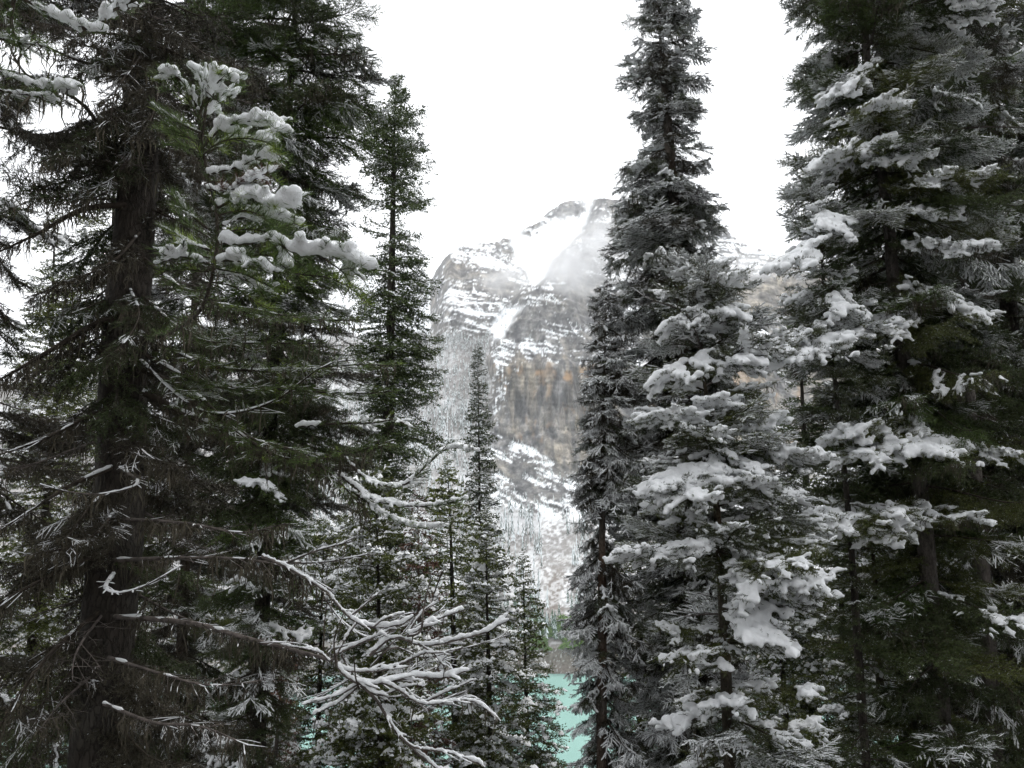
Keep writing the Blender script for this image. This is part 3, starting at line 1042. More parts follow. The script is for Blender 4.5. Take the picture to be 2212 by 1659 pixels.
def lichen_of(g, tw, rng, per_m, ln=(0.06, 0.3), orders=(0, 1), m=0, wid=0.004, thr=0.42):
    """strands of beard lichen hanging from the twigs"""
    B, t, idx, u = tw.sample(1.0 / per_m, rng, orders)
    nz = noise(B[:, 0] * 3.1, B[:, 1] * 3.1 + 7, B[:, 2] * 3.1) * 0.5 + 0.5
    B = B[nz > thr]
    n = len(B)
    if n == 0:
        return
    k = 5
    L = rng.uniform(ln[0], ln[1], n) * rng.uniform(0.3, 1.0, n)
    q = np.linspace(0, 1, k)
    wob = np.cumsum(rng.normal(size=(n, k, 2)) * 0.012, axis=1) * (q[None, :, None] > 0)
    P = B[:, None, :] + np.concatenate([wob, (-q[None, :] * L[:, None])[..., None]], -1)
    P[:, 0] = B
    az = rng.uniform(0, math.pi, n)
    sv = np.stack([np.cos(az), np.sin(az), 0 * az], -1)
    w = wid * rng.uniform(0.6, 1.8, n)[:, None] * np.array([1.0, 1.3, 1.0, 0.7, 0.15])[None]
    A = P - sv[:, None] * w[..., None]
    Bv = P + sv[:, None] * w[..., None]
    V = np.stack([A, Bv], 2).reshape(-1, 3)
    i = (np.arange(n)[:, None] * k + np.arange(k - 1)[None]).reshape(-1) * 2
    F = np.concatenate([np.stack([i, i + 1, i + 3], -1), np.stack([i, i + 3, i + 2], -1)])
    g.add(V, F, m)


# ------------------------------------------------------------------ library of shared bough meshes
SIZES = [0.45, 0.8, 1.25, 1.9]
LIB = {}
NSEED = 3


def lib(kind, si, seed, lod, what, col="dark"):
    """meshes shared between boughs: wood, needles in one colour, snow of a level, lichen"""
    key = (kind, si, seed, what)
    if key in LIB:
        return LIB[key]
    tw = gen_branch(kind, SIZES[si], seed)
    rng = np.random.default_rng(seed * 31 + si * 7 + len(what))
    g = Geo()
    if what == "wood":
        wood_of(g, tw, 0, 6, 3)
        me = g.mesh("branch", [DEADWOOD if kind == "dead" else TWIG])
    elif what == "needles":
        needles_of(g, tw, rng, 0.0088, 0.032, 0.0078)
        me = g.mesh("needles", [NEED["dark"]], False)
    elif what == "snow_light":
        ribbons_of(g, tw, rng, 0.0078 if kind != 'dead' else 0.0042, 0.50, seed * 3.3, reach=SIZES[si])
        me = g.mesh("snow", [SNOW])
    elif what == "snow_frosted":
        ribbons_of(g, tw, rng, 0.0095, 0.80, seed * 3.3, (1, 2), 0, 5, reach=SIZES[si])
        me = g.mesh("snow", [SNOW])
    elif what == "snow_fine":
        ribbons_of(g, tw, rng, 0.0034, 0.42, seed * 3.3, (0, 1, 2), 0, 8, reach=SIZES[si])
        me = g.mesh("snow", [SNOW])
    elif what == "snow_medium":
        RE = SIZES[si]
        C, R = blobs_of(tw, rng, 0.020, 0.60, seed * 5.1, (0, 1), 5.0, 0.75, 0.15, reach=RE, vary=0.35)
        C2, R2 = blobs_of(tw, rng, 0.015, 0.56, seed * 5.1, (2,), 5.0, 0.55, 0.3, reach=RE, vary=0.35)
        me = remeshed(np.concatenate([C, C2]), np.concatenate([R, R2]), 0.0142 + 0.0018 * si, "snow", 0.9, rough=0.006)
    elif what == "snow_heavy":
        RE = SIZES[si]
        C, R = blobs_of(tw, rng, 0.030, 0.78, seed * 7.7, (0, 1), 4.5, 0.7, 0.15, reach=RE, vary=0.4)
        C2, R2 = blobs_of(tw, rng, 0.023, 0.62, seed * 7.7, (2,), 4.5, 0.5, 0.3, reach=RE, vary=0.4)
        me = remeshed(np.concatenate([C, C2]), np.concatenate([R, R2]), 0.0165 + 0.0022 * si, "snow", 0.95, rough=0.009)
    elif what == "lichen":
        lichen_of(g, tw, rng, 34, (0.05, 0.28), (0, 1), 0, 0.0032)
        me = g.mesh("lichen", [LICHEN], False)
    LIB[key] = me
    if me is not None and what in ("lichen",) and len(me.polygons) == 0:
        LIB[key] = me = None
    return me


def place_branch(root, base, kind, length, p, way, lod, col, snow, lichen=False, rng=random, seed=None, roll=0.0):
    """a bough with its needles, snow and lichen, sharing library meshes"""
    si = int(np.argmin([abs(math.log(length / s)) for s in SIZES]))
    seed = rng.randrange(NSEED if kind == 'spruce' else 2) if seed is None else seed
    sc = length / SIZES[si]
    b = bpy.data.objects.new("branch", lib(kind, si, seed, lod, "wood"))
    COL.objects.link(b)
    b.parent = root
    if isinstance(way, tuple):
        phi, pit = way
    else:
        d = Vector(way).normalized()
        phi, pit = math.atan2(d.y, d.x), math.asin(max(-1, min(1, d.z)))
    M = Matrix.Rotation(phi, 4, 'Z') @ Matrix.Rotation(-pit, 4, 'Y') @ Matrix.Rotation(roll, 4, 'X')
    b.matrix_local = Matrix.Translation(Vector(p) - Vector(base)) @ M @ Matrix.Scale(sc, 4)
    kids = []
    if kind != "dead":
        kids.append(("needles", "needles"))
    if snow:
        kids.append(("snow", "snow_" + snow))
    if lichen:
        kids.append(("lichen", "lichen"))
    for nm, what in kids:
        me = lib(kind, si, seed, lod, what, col)
        if me is None:
            continue
        c = bpy.data.objects.new(nm, me)
        COL.objects.link(c)
        c.parent = b
        if nm == "needles":
            c.material_slots[0].link = 'OBJECT'
            c.material_slots[0].material = NEED[col]
        else:
            c["kind"] = "stuff"
    return b


# ------------------------------------------------------------------ trees
def trunk_line(spec):
    """3-D line of the trunk from the top down to the ground, at one distance Y"""
    Y = spec["Y"]
    P = np.array([at(x, y, Y) for x, y in spec["trunk"]])
    d = P[-1] - P[-2]
    d = d / -d[2]
    d[:2] *= 0.6
    z = P[-1][2]
    pts = list(P)
    p = P[-1].copy()
    while p[2] > float(ground_z(p[0], p[1])) - 0.4 and len(pts) < 60:
        p = p + d * 1.0
        pts.append(p.copy())
    return np.array(pts)


def trunk_mesh(P, radius, ztop, zref, m, rng, k=10, step=0.12, rough=0.12, nm="trunk"):
    Q, s, L = resample(smooth_line(P, 6 * len(P)), step)
    zb = Q[-1, 2]
    h = np.clip((ztop - Q[:, 2]) / max(ztop - zref, 0.1), 0.02, None)
    r = radius * np.minimum(h, 1 + (h - 1) * 0.55)
    r = r * (1 + 0.35 * np.exp(-(Q[:, 2] - zb) / 0.6))
    g = Geo()
    t, a, b = frame(np.gradient(Q, axis=0))
    a = np.array([1.0, 0, 0]) - t * t[:, :1]
    a /= np.linalg.norm(a, axis=1, keepdims=True)
    b = np.cross(t, a)
    ang = np.arange(k) * 2 * math.pi / k
    n = len(Q)
    sd_ = rng.uniform(0, 50)
    rr = r[:, None] * (1 + rough * fbm(np.cos(ang)[None] * 1.5 + sd_, np.sin(ang)[None] * 1.5, Q[:, 2:3] * 1.2, 2)
                       + rough * 0.55 * fbm(np.cos(ang)[None] * 5 + sd_, np.sin(ang)[None] * 5, Q[:, 2:3] * 5, 3))
    V = (Q[:, None] + rr[..., None] * (np.cos(ang)[None, :, None] * a[:, None] + np.sin(ang)[None, :, None] * b[:, None])).reshape(-1, 3)
    i = np.arange(n - 1)[:, None] * k
    j = np.arange(k)[None]
    j2 = (j + 1) % k
    q = np.stack([i + j, i + j2, i + k + j2, i + k + j], -1).reshape(-1, 4)
    V = np.concatenate([V, Q[:1] + UP * 0.02])
    top = np.stack([np.arange(k), (np.arange(k) + 1) % k, np.full(k, n * k)], -1)
    g.add(V, np.concatenate([q[:, [0, 1, 2]], q[:, [0, 2, 3]], top]))
    return g.arrays(), Q, r


def pick(rng, weights):
    x = rng.random() * sum(w for _, w in weights)
    for k, w in weights:
        x -= w
        if x <= 0:
            return k
    return weights[-1][0]


def crown_slots(spec, rng, Q, ztop):
    """(point on trunk, azimuth, length, pitch, depth below top) of every bough"""
    Y = spec["Y"]
    prof = spec["crown"]
    pxs = np.interp([p[0] for p in prof], [y for _, y in spec["trunk"]], [x for x, _ in spec["trunk"]])
    zz = np.array([at(x, p[0], Y)[2] for x, p in zip(pxs, prof)])
    mpp = np.array([Y / ray(x, p[0])[1] / F_PX for x, p in zip(pxs, prof)])
    Lw = np.array([p[1] for p in prof]) * mpp
    Rw = np.array([p[2] for p in prof]) * mpp
    o = np.argsort(zz)
    zz, Lw, Rw = zz[o], Lw[o], Rw[o]
    zlow = max(spec.get("zlow", at(1106, 1659, Y)[2] - 1.0), float(ground_z(Q[-1, 0], Y)) + 0.8)
    zhi = zz[-1]
    out = []
    z = zhi - 0.05
    phi = rng.random() * 6.28
    dens = spec.get("dens", 11)
    zop = at(1106, spec['open'][0], Y)[2] if spec.get('open') else 0
    while z > zlow:
        l, r = float(np.interp(z, zz, Lw)), float(np.interp(z, zz, Rw))
        phi += 2.39996 + rng.uniform(-0.5, 0.5)
        c = math.cos(phi)
        ln = (r * (0.5 + 0.5 * c) + l * (0.5 - 0.5 * c)) * rng.uniform(0.72, 1.12)
        gap = spec.get("gap", 0.0)
        cl = float(noise(z * 1.3 + spec["seed"] * 7.7, math.cos(phi) * 1.3, math.sin(phi) * 1.3)) * 0.5 + 0.5
        op = spec.get('open')
        shut = op and z < zop and math.sin(phi) < -0.3 and rng.random() < op[1]
        if ln > 0.06 and cl > gap and not shut:
            dep = zhi - z
            t = min(1.0, dep / spec.get("tdep", 7.0))
            pt, pb = spec.get("pitch", (28, -14))
            pit = RAD(pt + (pb - pt) * t ** 0.6 + rng.uniform(-1, 1) * spec.get('pj', 11))
            p = np.array([np.interp(z, Q[::-1, 2], Q[::-1, k]) for k in (0, 1)] + [z])
            out.append((p, phi, ln / max(0.6, math.cos(pit)), pit, dep))
        z -= rng.uniform(0.6, 1.4) / dens / (1 + 1.2 * math.exp(-(zhi - z) / 0.8))
    return out


def start_tree(spec, rng):
    Y = spec["Y"]
    P = trunk_line(spec)
    tx, ty = spec["trunk"][0]
    ztop = P[0][2] + spec.get("above", 0.0)
    if spec.get("above"):
        d = P[0] - P[1]
        P = np.concatenate([[P[0] + d / max(d[2], 1e-6) * spec["above"] * np.array([0.6, 0.6, 1])], P])
    zref = at(0, spec["wref"][1], Y)[2]
    rad = spec["wref"][0] * 0.5 * Y / F_PX
    (V, F, M), Q, r = trunk_mesh(P, rad, ztop, zref, None, np.random.default_rng(spec["seed"]), spec.get("tk", 10), spec.get("tstep", 0.12), spec.get("trough", 0.12))
    base = Q[-1] + np.array([0, 0, 0.4])
    root = bpy.data.objects.new(spec["name"], None)
    root.empty_display_size = 0.5
    COL.objects.link(root)
    root.location = base
    tag(root, spec["label"], spec.get("cat", "tree"), spec.get("group"))
    obj("trunk", mesh_of("trunk", V - base, F, [BARK[spec.get("bark", "dark")]]), root)
    return root, base, Q, r, ztop


def near_tree(spec):
    rng = random.Random(spec["seed"])
    root, base, Q, r, ztop = start_tree(spec, rng)
    lod = 0 if spec["Y"] < 9.5 else 1
    slots = crown_slots(spec, rng, Q, ztop)
    for p, phi, ln, pit, dep in slots:
        kind = pick(rng, spec.get("kinds", [("spruce", 1)]))
        low = spec.get("low")
        sn = pick(rng, spec["snow"] if not low or p[2] > at(1106, low[0], spec["Y"])[2] else low[1])
        col = pick(rng, spec.get("cols", [("dark", 1)]))
        place_branch(root, base, kind, ln, p, (phi, pit), lod, col, sn, rng.random() < spec.get("lichen", 0), rng, None, rng.uniform(-0.25, 0.25))
    return root, base, Q


def far_tree(spec):
    """a farther tree: trunk, crown and snow each one mesh"""
    rng = random.Random(spec["seed"])
    nrg = np.random.default_rng(spec["seed"])
    root, base, Q, r, ztop = start_tree(spec, rng)
    gc, gs = Geo(), Geo()
    cache = {}
    sw = spec.get("snowr", 0.03)
    cover = spec.get("cover", 0.5)
    for p, phi, ln, pit, dep in crown_slots(spec, rng, Q, ztop):
        si = int(np.argmin([abs(math.log(ln / s)) for s in SIZES]))
        kind = pick(rng, spec.get("kinds", [("far", 1)]))
        sd_ = rng.randrange(5)
        key = (kind, si, sd_)
        if key not in cache:
            tw = gen_branch(kind, SIZES[si], sd_)
            r2 = np.random.default_rng(sd_ + 77)
            a, b = Geo(), Geo()
            wood_of(a, tw, 1, 3, 3, (0,))
            sm = 1.5 if si == 0 else 1.0
            needles_of(a, tw, r2, 0.058 * sm, 0.060 * sm, 0.041 * sm, 0, (0, 1, 2), (26, 58))
            ribbons_of(b, tw, r2, 0.009, cover * 0.8, sd_ * 3.1, (1,), 0, 3, reach=SIZES[si])
            C, R = blobs_of(tw, r2, sw, cover, sd_ * 5.3, (1, 2), 5.0, 0.8, reach=SIZES[si])
            if len(C):
                ke = nrg.random(len(C)) < 0.25 / sm
                C, R = C[ke], R[ke] * 1.35 * sm ** 0.5
            if len(C):
                Vd = (DOME_V[None] * R[:, None, None] * nrg.uniform(0.7, 1.3, (len(C), len(DOME_V), 1)) + C[:, None]).reshape(-1, 3)
                b.add(Vd, (DOME_F[None] + (np.arange(len(C)) * len(DOME_V))[:, None, None]).reshape(-1, 3))
            cache[key] = (a.arrays(), b.arrays())
        (V, F, M), (Vs, Fs, Ms) = cache[key]
        X = np.array((Matrix.Rotation(phi, 3, 'Z') @ Matrix.Rotation(-pit, 3, 'Y') @ Matrix.Rotation(rng.uniform(-0.3, 0.3), 3, 'X'))) * (ln / SIZES[si])
        gc.add(V @ X.T + (p - base), F, M)
        if len(Vs) and rng.random() < spec.get("snowy", 0.9):
            gs.add(Vs @ X.T + (p - base), Fs, 0)
    obj("crown", gc.mesh("crown", [NEED[spec.get("col", "olive")], TWIG], False), root)
    tag(obj("snow", gs.mesh("snow", [SNOW], True), root), kind="stuff")
    return root


def copy_tree(root, name, label, loc, rz, sc, group=None):
    r = root.copy()
    COL.objects.link(r)
    r.name = name
    r.location = loc
    r.rotation_euler = (0, 0, rz)
    r.scale = (sc, sc, sc)
    tag(r, label, "tree", group)
    for ch in list(root.children):
        c = ch.copy()
        COL.objects.link(c)
        c.parent = r
    return r


# ------------------------------------------------------------------ the trees of the photograph
LIGHT = [("light", 1)]
SPECS_NEAR = [
    dict(name="spruce_tree", label="tall dark spruce with dense crown behind the thick lichen-hung trunk", seed=2, Y=11.0, trunk=[(640, -10), (600, 600), (575, 1100), (560, 1500)], above=4.0, wref=(28, 800), bark="dark",
         crown=[(-480, 20, 20), (-300, 130, 90), (0, 190, 95), (80, 200, 185), (250, 190, 185), (420, 190, 185), (520, 170, 150), (650, 150, 130), (800, 190, 190), (950, 170, 200), (1150, 140, 120), (1659, 130, 90)],
         dens=16, gap=0.14, snow=[(None, 5), ("light", 6), ("medium", 1)], cols=[("dark", 3), ("pine", 2), ("grey", 1)], kinds=[("spruce", 3), ("droop", 1)], lichen=0.3, low=(700, [("light", 4), (None, 7), ("medium", 1)])),
    dict(name="spruce_tree", label="tall bare-topped spruce with grey-brown trunk and ragged dusted boughs against the sky", seed=9, Y=16.0, trunk=[(1422, -20), (1440, 250), (1455, 430), (1478, 800), (1500, 1300)], above=1.6, wref=(22, 300), bark="orange",
         crown=[(-170, 5, 5), (-60, 44, 54), (0, 54, 74), (60, 68, 74), (120, 80, 86), (200, 90, 90), (250, 80, 74), (290, 62, 44), (335, 132, 104), (365, 112, 98), (410, 128, 96), (450, 150, 100), (520, 165, 100), (600, 175, 105), (700, 185, 112), (800, 190, 120), (1000, 170, 140), (1400, 150, 140)],
         dens=26, gap=0.30, snow=[("frosted", 4), ("light", 4), ("medium", 3)], cols=[("frost", 3), ("grey", 3)], kinds=[("spruce", 2), ("droop", 2)], lichen=0.2, pitch=(25, -18), open=(230, 0.35)),
    dict(name="spruce_tree", label="narrow dusted spruce with orange-brown lower trunk beside the lake gap", seed=10, Y=15.0, trunk=[(1312, 600), (1309, 660), (1302, 1000), (1300, 1500)], wref=(21, 1450), bark="orange",
         crown=[(600, 6, 6), (640, 36, 36), (720, 48, 66), (850, 60, 80), (900, 74, 90), (1000, 78, 90), (1090, 60, 90), (1250, 82, 94), (1400, 86, 98), (1470, 70, 90), (1600, 86, 106)],
         dens=22, gap=0.16, snow=[("frosted", 6), ("light", 3), ("medium", 2)], cols=[("grey", 4), ("frost", 2)], kinds=[("droop", 4), ("spruce", 2)], lichen=0.35, pitch=(15, -28), tdep=4, open=(1080, 0.7)),
    dict(name="young_spruce", label="young spruce loaded with fat white snow in front of the tall bare-topped spruce", seed=11, Y=10.0, trunk=[(1497, 550), (1520, 800), (1552, 1150), (1575, 1600)], wref=(24, 1450), bark="young",
         crown=[(550, 8, 8), (590, 72, 66), (650, 115, 112), (720, 135, 135), (800, 150, 150), (900, 150, 140), (980, 160, 190), (1060, 160, 220), (1200, 215, 220), (1300, 160, 190), (1400, 165, 165), (1659, 190, 190)],
         dens=20, gap=0.28, snow=[("heavy", 2), ("medium", 8), ("frosted", 3), ("light", 1)], cols=[("frost", 3), ("olive", 2)], kinds=[("spruce", 4), ("dead", 1)], lichen=0.1, pitch=(30, -10), open=(850, 0.35)),
    dict(name="spruce_tree", label="big dark spruce on the right with straight trunk and snow-tipped crown", seed=12, Y=12.0, trunk=[(1862, -10), (1879, 176), (1920, 484), (1930, 616), (1983, 1023), (2012, 1300), (2027, 1480)], above=5.0, wref=(33, 900), bark="grey", tk=14, tstep=0.06,
         crown=[(-480, 20, 20), (-300, 120, 120), (0, 140, 240), (70, 195, 250), (110, 205, 260), (160, 165, 260), (260, 165, 250), (400, 190, 260), (550, 200, 260), (700, 230, 260), (900, 230, 250), (1100, 210, 220), (1400, 200, 200), (1659, 210, 200)],
         dens=17, gap=0.18, snow=[("light", 5), ("medium", 3), ("heavy", 1), ("frosted", 3), (None, 2)], cols=[("dark", 4), ("olive", 2), ("pine", 1)], kinds=[("spruce", 4), ("droop", 1)], lichen=0.25, low=(850, [("light", 4), (None, 7), ("medium", 1)]), open=(120, 0.5)),
    dict(name="young_spruce", label="slim snowy spruce standing against the left side of the big dark right spruce", seed=13, Y=11.3, trunk=[(1742, 365), (1762, 450), (1790, 700), (1832, 1100), (1860, 1500)], wref=(8, 700), bark="dark",
         crown=[(365, 5, 5), (415, 56, 45), (500, 70, 60), (560, 78, 62), (630, 72, 80), (690, 95, 90), (760, 150, 110), (830, 140, 110), (920, 80, 100), (1050, 60, 90), (1659, 80, 90)],
         dens=15, gap=0.26, snow=[("heavy", 1), ("medium", 7), ("frosted", 2), ("light", 2)], cols=[("frost", 2), ("dark", 2)], pitch=(30, -16), low=(800, [("light", 3), (None, 6)])),
    dict(name="spruce_tree", label="shaded spruce with pale mottled trunk farthest down the right edge", seed=14, Y=14.0, trunk=[(2060, 300), (2082, 700), (2112, 1100), (2135, 1400), (2150, 1659)], above=8.0, wref=(30, 1200), bark="grey", tk=12, tstep=0.08,
         crown=[(-450, 20, 20), (0, 140, 140), (500, 200, 200), (1659, 200, 200)], dens=12, gap=0.25, snow=[("light", 4), ("medium", 1), (None, 5)], cols=[("dark", 3), ("olive", 1), ("grey", 1)], kinds=[("spruce", 3), ("droop", 2), ("dead", 1)], lichen=0.3, low=(700, [("light", 4), (None, 7), ("medium", 1)]), open=(600, 0.8)),
    dict(name="young_spruce", label="thin olive-green spruce with slender trunk between the big right spruce and the snow-loaded one", seed=15, Y=13.0, trunk=[(1838, 980), (1880, 1150), (1895, 1350), (1905, 1600)], wref=(15, 1400), bark="young",
         crown=[(980, 5, 5), (1050, 50, 40), (1200, 100, 60), (1300, 130, 60), (1450, 110, 80), (1659, 120, 90)], dens=12, gap=0.22, snow=[("light", 5), ("medium", 2), (None, 3)], cols=[("olive", 4)], pitch=(25, -12), low=(1200, [("medium", 2), ("light", 5), (None, 4)])),
    dict(name="spruce_tree", label="grey-green spruce filling the top right corner with dusted boughs", seed=16, Y=16.0, trunk=[(2128, -10), (2160, 400), (2200, 1000)], above=6.0, wref=(32, 400), bark="dark",
         crown=[(-450, 20, 20), (-200, 120, 120), (0, 150, 170), (300, 170, 200), (600, 200, 200), (1000, 210, 200), (1659, 220, 200)], dens=12, gap=0.22, snow=[("light", 4), ("frosted", 4), ("medium", 2), (None, 2)], cols=[("frost", 3), ("pine", 2), ("grey", 1)], lichen=0.15, low=(700, [("light", 4), (None, 7), ("medium", 1)])),
    dict(name="spruce_tree", label="lichen-hung spruce at the far left edge behind the thick trunk", seed=17, Y=10.5, trunk=[(-10, -10), (-30, 500), (-50, 1100), (-65, 1600)], above=5.0, wref=(20, 900), bark="dark",
         crown=[(-480, 15, 15), (-250, 120, 180), (0, 150, 240), (300, 140, 220), (420, 110, 150), (700, 120, 180), (900, 150, 230), (1659, 170, 250)], dens=14, gap=0.46, snow=[("light", 5), (None, 5), ("medium", 1)], cols=[("grey", 4), ("dark", 2)], kinds=[("droop", 3), ("spruce", 2), ("dead", 2)], lichen=0.6, low=(500, [("light", 4), (None, 7), ("medium", 1)])),
    dict(name="spruce_tree", label="half-hidden spruce with orange-brown trunk between the thick trunk and the dense dark crown", seed=18, Y=14.5, trunk=[(440, -10), (425, 500), (405, 1100), (388, 1500)], above=5.0, wref=(22, 1400), bark="orange",
         crown=[(-420, 10, 10), (-100, 110, 110), (200, 140, 140), (600, 140, 150), (1100, 150, 160), (1659, 150, 160)], dens=13, gap=0.36, snow=[("light", 6), (None, 4), ("medium", 1)], cols=[("grey", 3), ("dark", 2), ("olive", 1)], kinds=[("droop", 2), ("spruce", 3), ("dead", 1)], lichen=0.4, low=(500, [("light", 4), (None, 7), ("medium", 1)])),
]
SPECS_FAR = [
    dict(name="spire_spruce", label="tall narrow spire of olive spruce with bare trunk gap below its tip", seed=31, Y=24.0, trunk=[(856, 158), (853, 250), (848, 500), (845, 650), (838, 1000), (832, 1300)], wref=(17, 600), bark="dark", tk=8,
         crown=[(158, 3, 3), (185, 18, 18), (215, 40, 30), (240, 34, 38), (270, 62, 66), (300, 105, 94), (340, 76, 90), (385, 60, 70), (402, 14, 18), (425, 18, 80), (448, 70, 92), (460, 8, 10), (480, 8, 10), (496, 58, 50), (560, 72, 94), (620, 94, 100), (655, 66, 94), (700, 88, 118), (780, 74, 120), (860, 82, 132), (920, 68, 132), (1000, 96, 128), (1300, 110, 124), (1659, 110, 120)],
         dens=32, gap=0.34, cover=0.34, snowr=0.02, col="dark", pitch=(28, -12), pj=24),
    dict(name="spire_spruce", label="small slender spire spruce standing before the tan cliff", seed=32, Y=30.0, trunk=[(1031, 735), (1034, 900), (1036, 1100), (1042, 1500)], wref=(4.5, 1000), bark="dark", tk=7,
         crown=[(735, 2, 2), (760, 11, 12), (800, 17, 18), (840, 20, 22), (870, 14, 20), (900, 30, 30), (960, 30, 34), (1000, 24, 38), (1060, 34, 42), (1150, 46, 46), (1400, 60, 60)],
         dens=32, gap=0.28, cover=0.42, snowr=0.026, col="frost", pitch=(25, -14), pj=24),
    dict(name="young_spruce", label="snow-capped young spruce with thick white pads below the slender spire", seed=33, Y=22.0, trunk=[(1049, 1085), (1052, 1300), (1060, 1600)], wref=(10, 1500), bark="dark", tk=8,
         crown=[(1085, 4, 4), (1120, 16, 18), (1170, 34, 38), (1230, 46, 60), (1300, 60, 78), (1400, 68, 84), (1500, 84, 90), (1659, 110, 100)],
         dens=20, gap=0.12, cover=0.5, snowr=0.036, col="olive", pitch=(28, -16), pj=16),
    dict(name="young_spruce", label="dark green young spruce whose skirt overlaps the turquoise lake", seed=34, Y=26.0, trunk=[(1129, 1180), (1133, 1350), (1140, 1650)], wref=(8, 1500), bark="dark", tk=8,
         crown=[(1180, 3, 3), (1210, 12, 12), (1250, 19, 20), (1300, 24, 36), (1400, 38, 50), (1480, 60, 72), (1560, 80, 86), (1659, 90, 84)],
         dens=24, gap=0.10, cover=0.4, snowr=0.028, col="olive", pitch=(25, -20), pj=16),
    dict(name="young_spruce", label="bushy snow-dotted spruce below the olive spire, left of the rust-brown one", seed=35, Y=18.0, trunk=[(812, 1000), (816, 1200), (822, 1600)], wref=(11, 1400), bark="dark", tk=8,
         crown=[(1000, 4, 4), (1050, 45, 40), (1120, 80, 70), (1200, 105, 110), (1300, 110, 120), (1659, 140, 130)],
         dens=20, gap=0.16, cover=0.48, snowr=0.032, col="olive", pitch=(28, -14), pj=16),
    dict(name="dead_spruce", label="rust-brown dead-needled spruce between two green snowy ones", seed=36, Y=20.5, trunk=[(902, 1050), (905, 1300), (908, 1600)], wref=(10, 1400), bark="orange", tk=8,
         crown=[(1050, 3, 3), (1120, 35, 30), (1250, 55, 52), (1400, 60, 56), (1659, 70, 70)], dens=14, gap=0.2, cover=0.45, snowr=0.028, col="brown", pitch=(18, -18)),
    dict(name="spruce_tree", label="dark shaded spruce just left of the snow-capped young spruce", seed=37, Y=23.0, trunk=[(966, 980), (975, 1200), (984, 1600)], wref=(10, 1300), bark="dark", tk=8,
         crown=[(980, 3, 3), (1060, 40, 40), (1160, 62, 58), (1300, 62, 60), (1659, 90, 80)], dens=20, gap=0.15, cover=0.36, snowr=0.024, col="olive", pitch=(20, -16), pj=16),
    dict(name="spruce_tree", label="pale frosted spruce deep behind the left dark crowns", seed=38, Y=22.0, trunk=[(250, 250), (240, 700), (232, 1200)], wref=(20, 900), bark="dark", tk=8,
         crown=[(250, 3, 3), (400, 60, 60), (700, 110, 110), (1100, 140, 140), (1659, 150, 150)], dens=9, gap=0.3, cover=0.42, snowr=0.026, col="olive"),
    dict(name="spruce_tree", label="snow-dusted spruce deep in the shade behind the slim snowy one", seed=39, Y=21.0, trunk=[(1722, 620), (1735, 900), (1752, 1300)], wref=(16, 1100), bark="dark", tk=8,
         crown=[(620, 3, 3), (700, 40, 40), (850, 80, 80), (1100, 120, 120), (1659, 150, 150)], dens=10, gap=0.2, cover=0.38, snowr=0.026, col="dark"),
]
NEAR = {sp["seed"]: near_tree(sp) for sp in SPECS_NEAR}
# single boughs with deep snow that stand out in front of their trees
for k, (seed, a, b_) in enumerate([
    (12, (1893, 325, 11.9), (1806, 352, 11.0)), (12, (1897, 325, 11.9), (1965, 352, 10.9)), (12, (1912, 440, 11.9), (2042, 455, 11.0)), (12, (1930, 670, 11.9), (1822, 735, 10.8)), (12, (1935, 680, 11.9), (1905, 725, 10.7)),
    (12, (1962, 880, 11.9), (1808, 925, 10.8)), (12, (1970, 915, 11.9), (2012, 992, 10.7)), (12, (1965, 900, 11.9), (1860, 1000, 10.7)), (12, (1988, 1090, 11.9), (1885, 1150, 10.8)), (12, (1988, 1085, 11.9), (1750, 1150, 10.6)), (12, (1925, 600, 11.9), (2120, 690, 11.2)), (12, (1880, 130, 11.9), (1800, 190, 11.0)),
    (11, (1535, 975, 9.9), (1432, 1065, 9.2)), (11, (1537, 965, 9.9), (1485, 1090, 9.0)), (11, (1535, 970, 9.9), (1655, 1005, 9.3)), (11, (1532, 955, 9.9), (1760, 1000, 9.6)), (11, (1553, 1180, 9.9), (1775, 1268, 9.2)), (11, (1555, 1190, 9.9), (1662, 1255, 9.0)),
    (11, (1552, 1165, 9.9), (1365, 1212, 9.3)), (11, (1560, 1260, 9.9), (1672, 1370, 9.1)), (11, (1517, 755, 9.9), (1438, 800, 9.3)), (11, (1518, 765, 9.9), (1622, 792, 9.3)), (11, (1530, 890, 9.9), (1415, 905, 9.2)), (11, (1508, 660, 9.9), (1450, 690, 9.4)), (11, (1508, 650, 9.9), (1590, 690, 9.4)),
    (13, (1765, 520, 11.2), (1700, 560, 10.6)), (13, (1785, 690, 11.2), (1640, 760, 10.6)), (13, (1790, 700, 11.2), (1720, 790, 10.4)), (13, (1760, 450, 11.2), (1815, 490, 10.6)), (13, (1775, 610, 11.2), (1850, 660, 10.5))]):
    root, base, _q = NEAR[seed]
    p0, p1 = at(*a), at(*b_)
    rr_ = random.Random(900 + k)
    place_branch(root, base, "spruce", float(np.linalg.norm(p1 - p0)), p0, tuple(p1 - p0) if False else list(p1 - p0), 1, "frost" if seed != 12 else "olive", "heavy", False, rr_, k % 3, rr_.uniform(-0.15, 0.15))
print("near trees", round(time.time() - T0, 1), len(bpy.data.objects))
roots_far = {sp["seed"]: far_tree(sp) for sp in SPECS_FAR}
print("far trees", round(time.time() - T0, 1), len(bpy.data.objects))

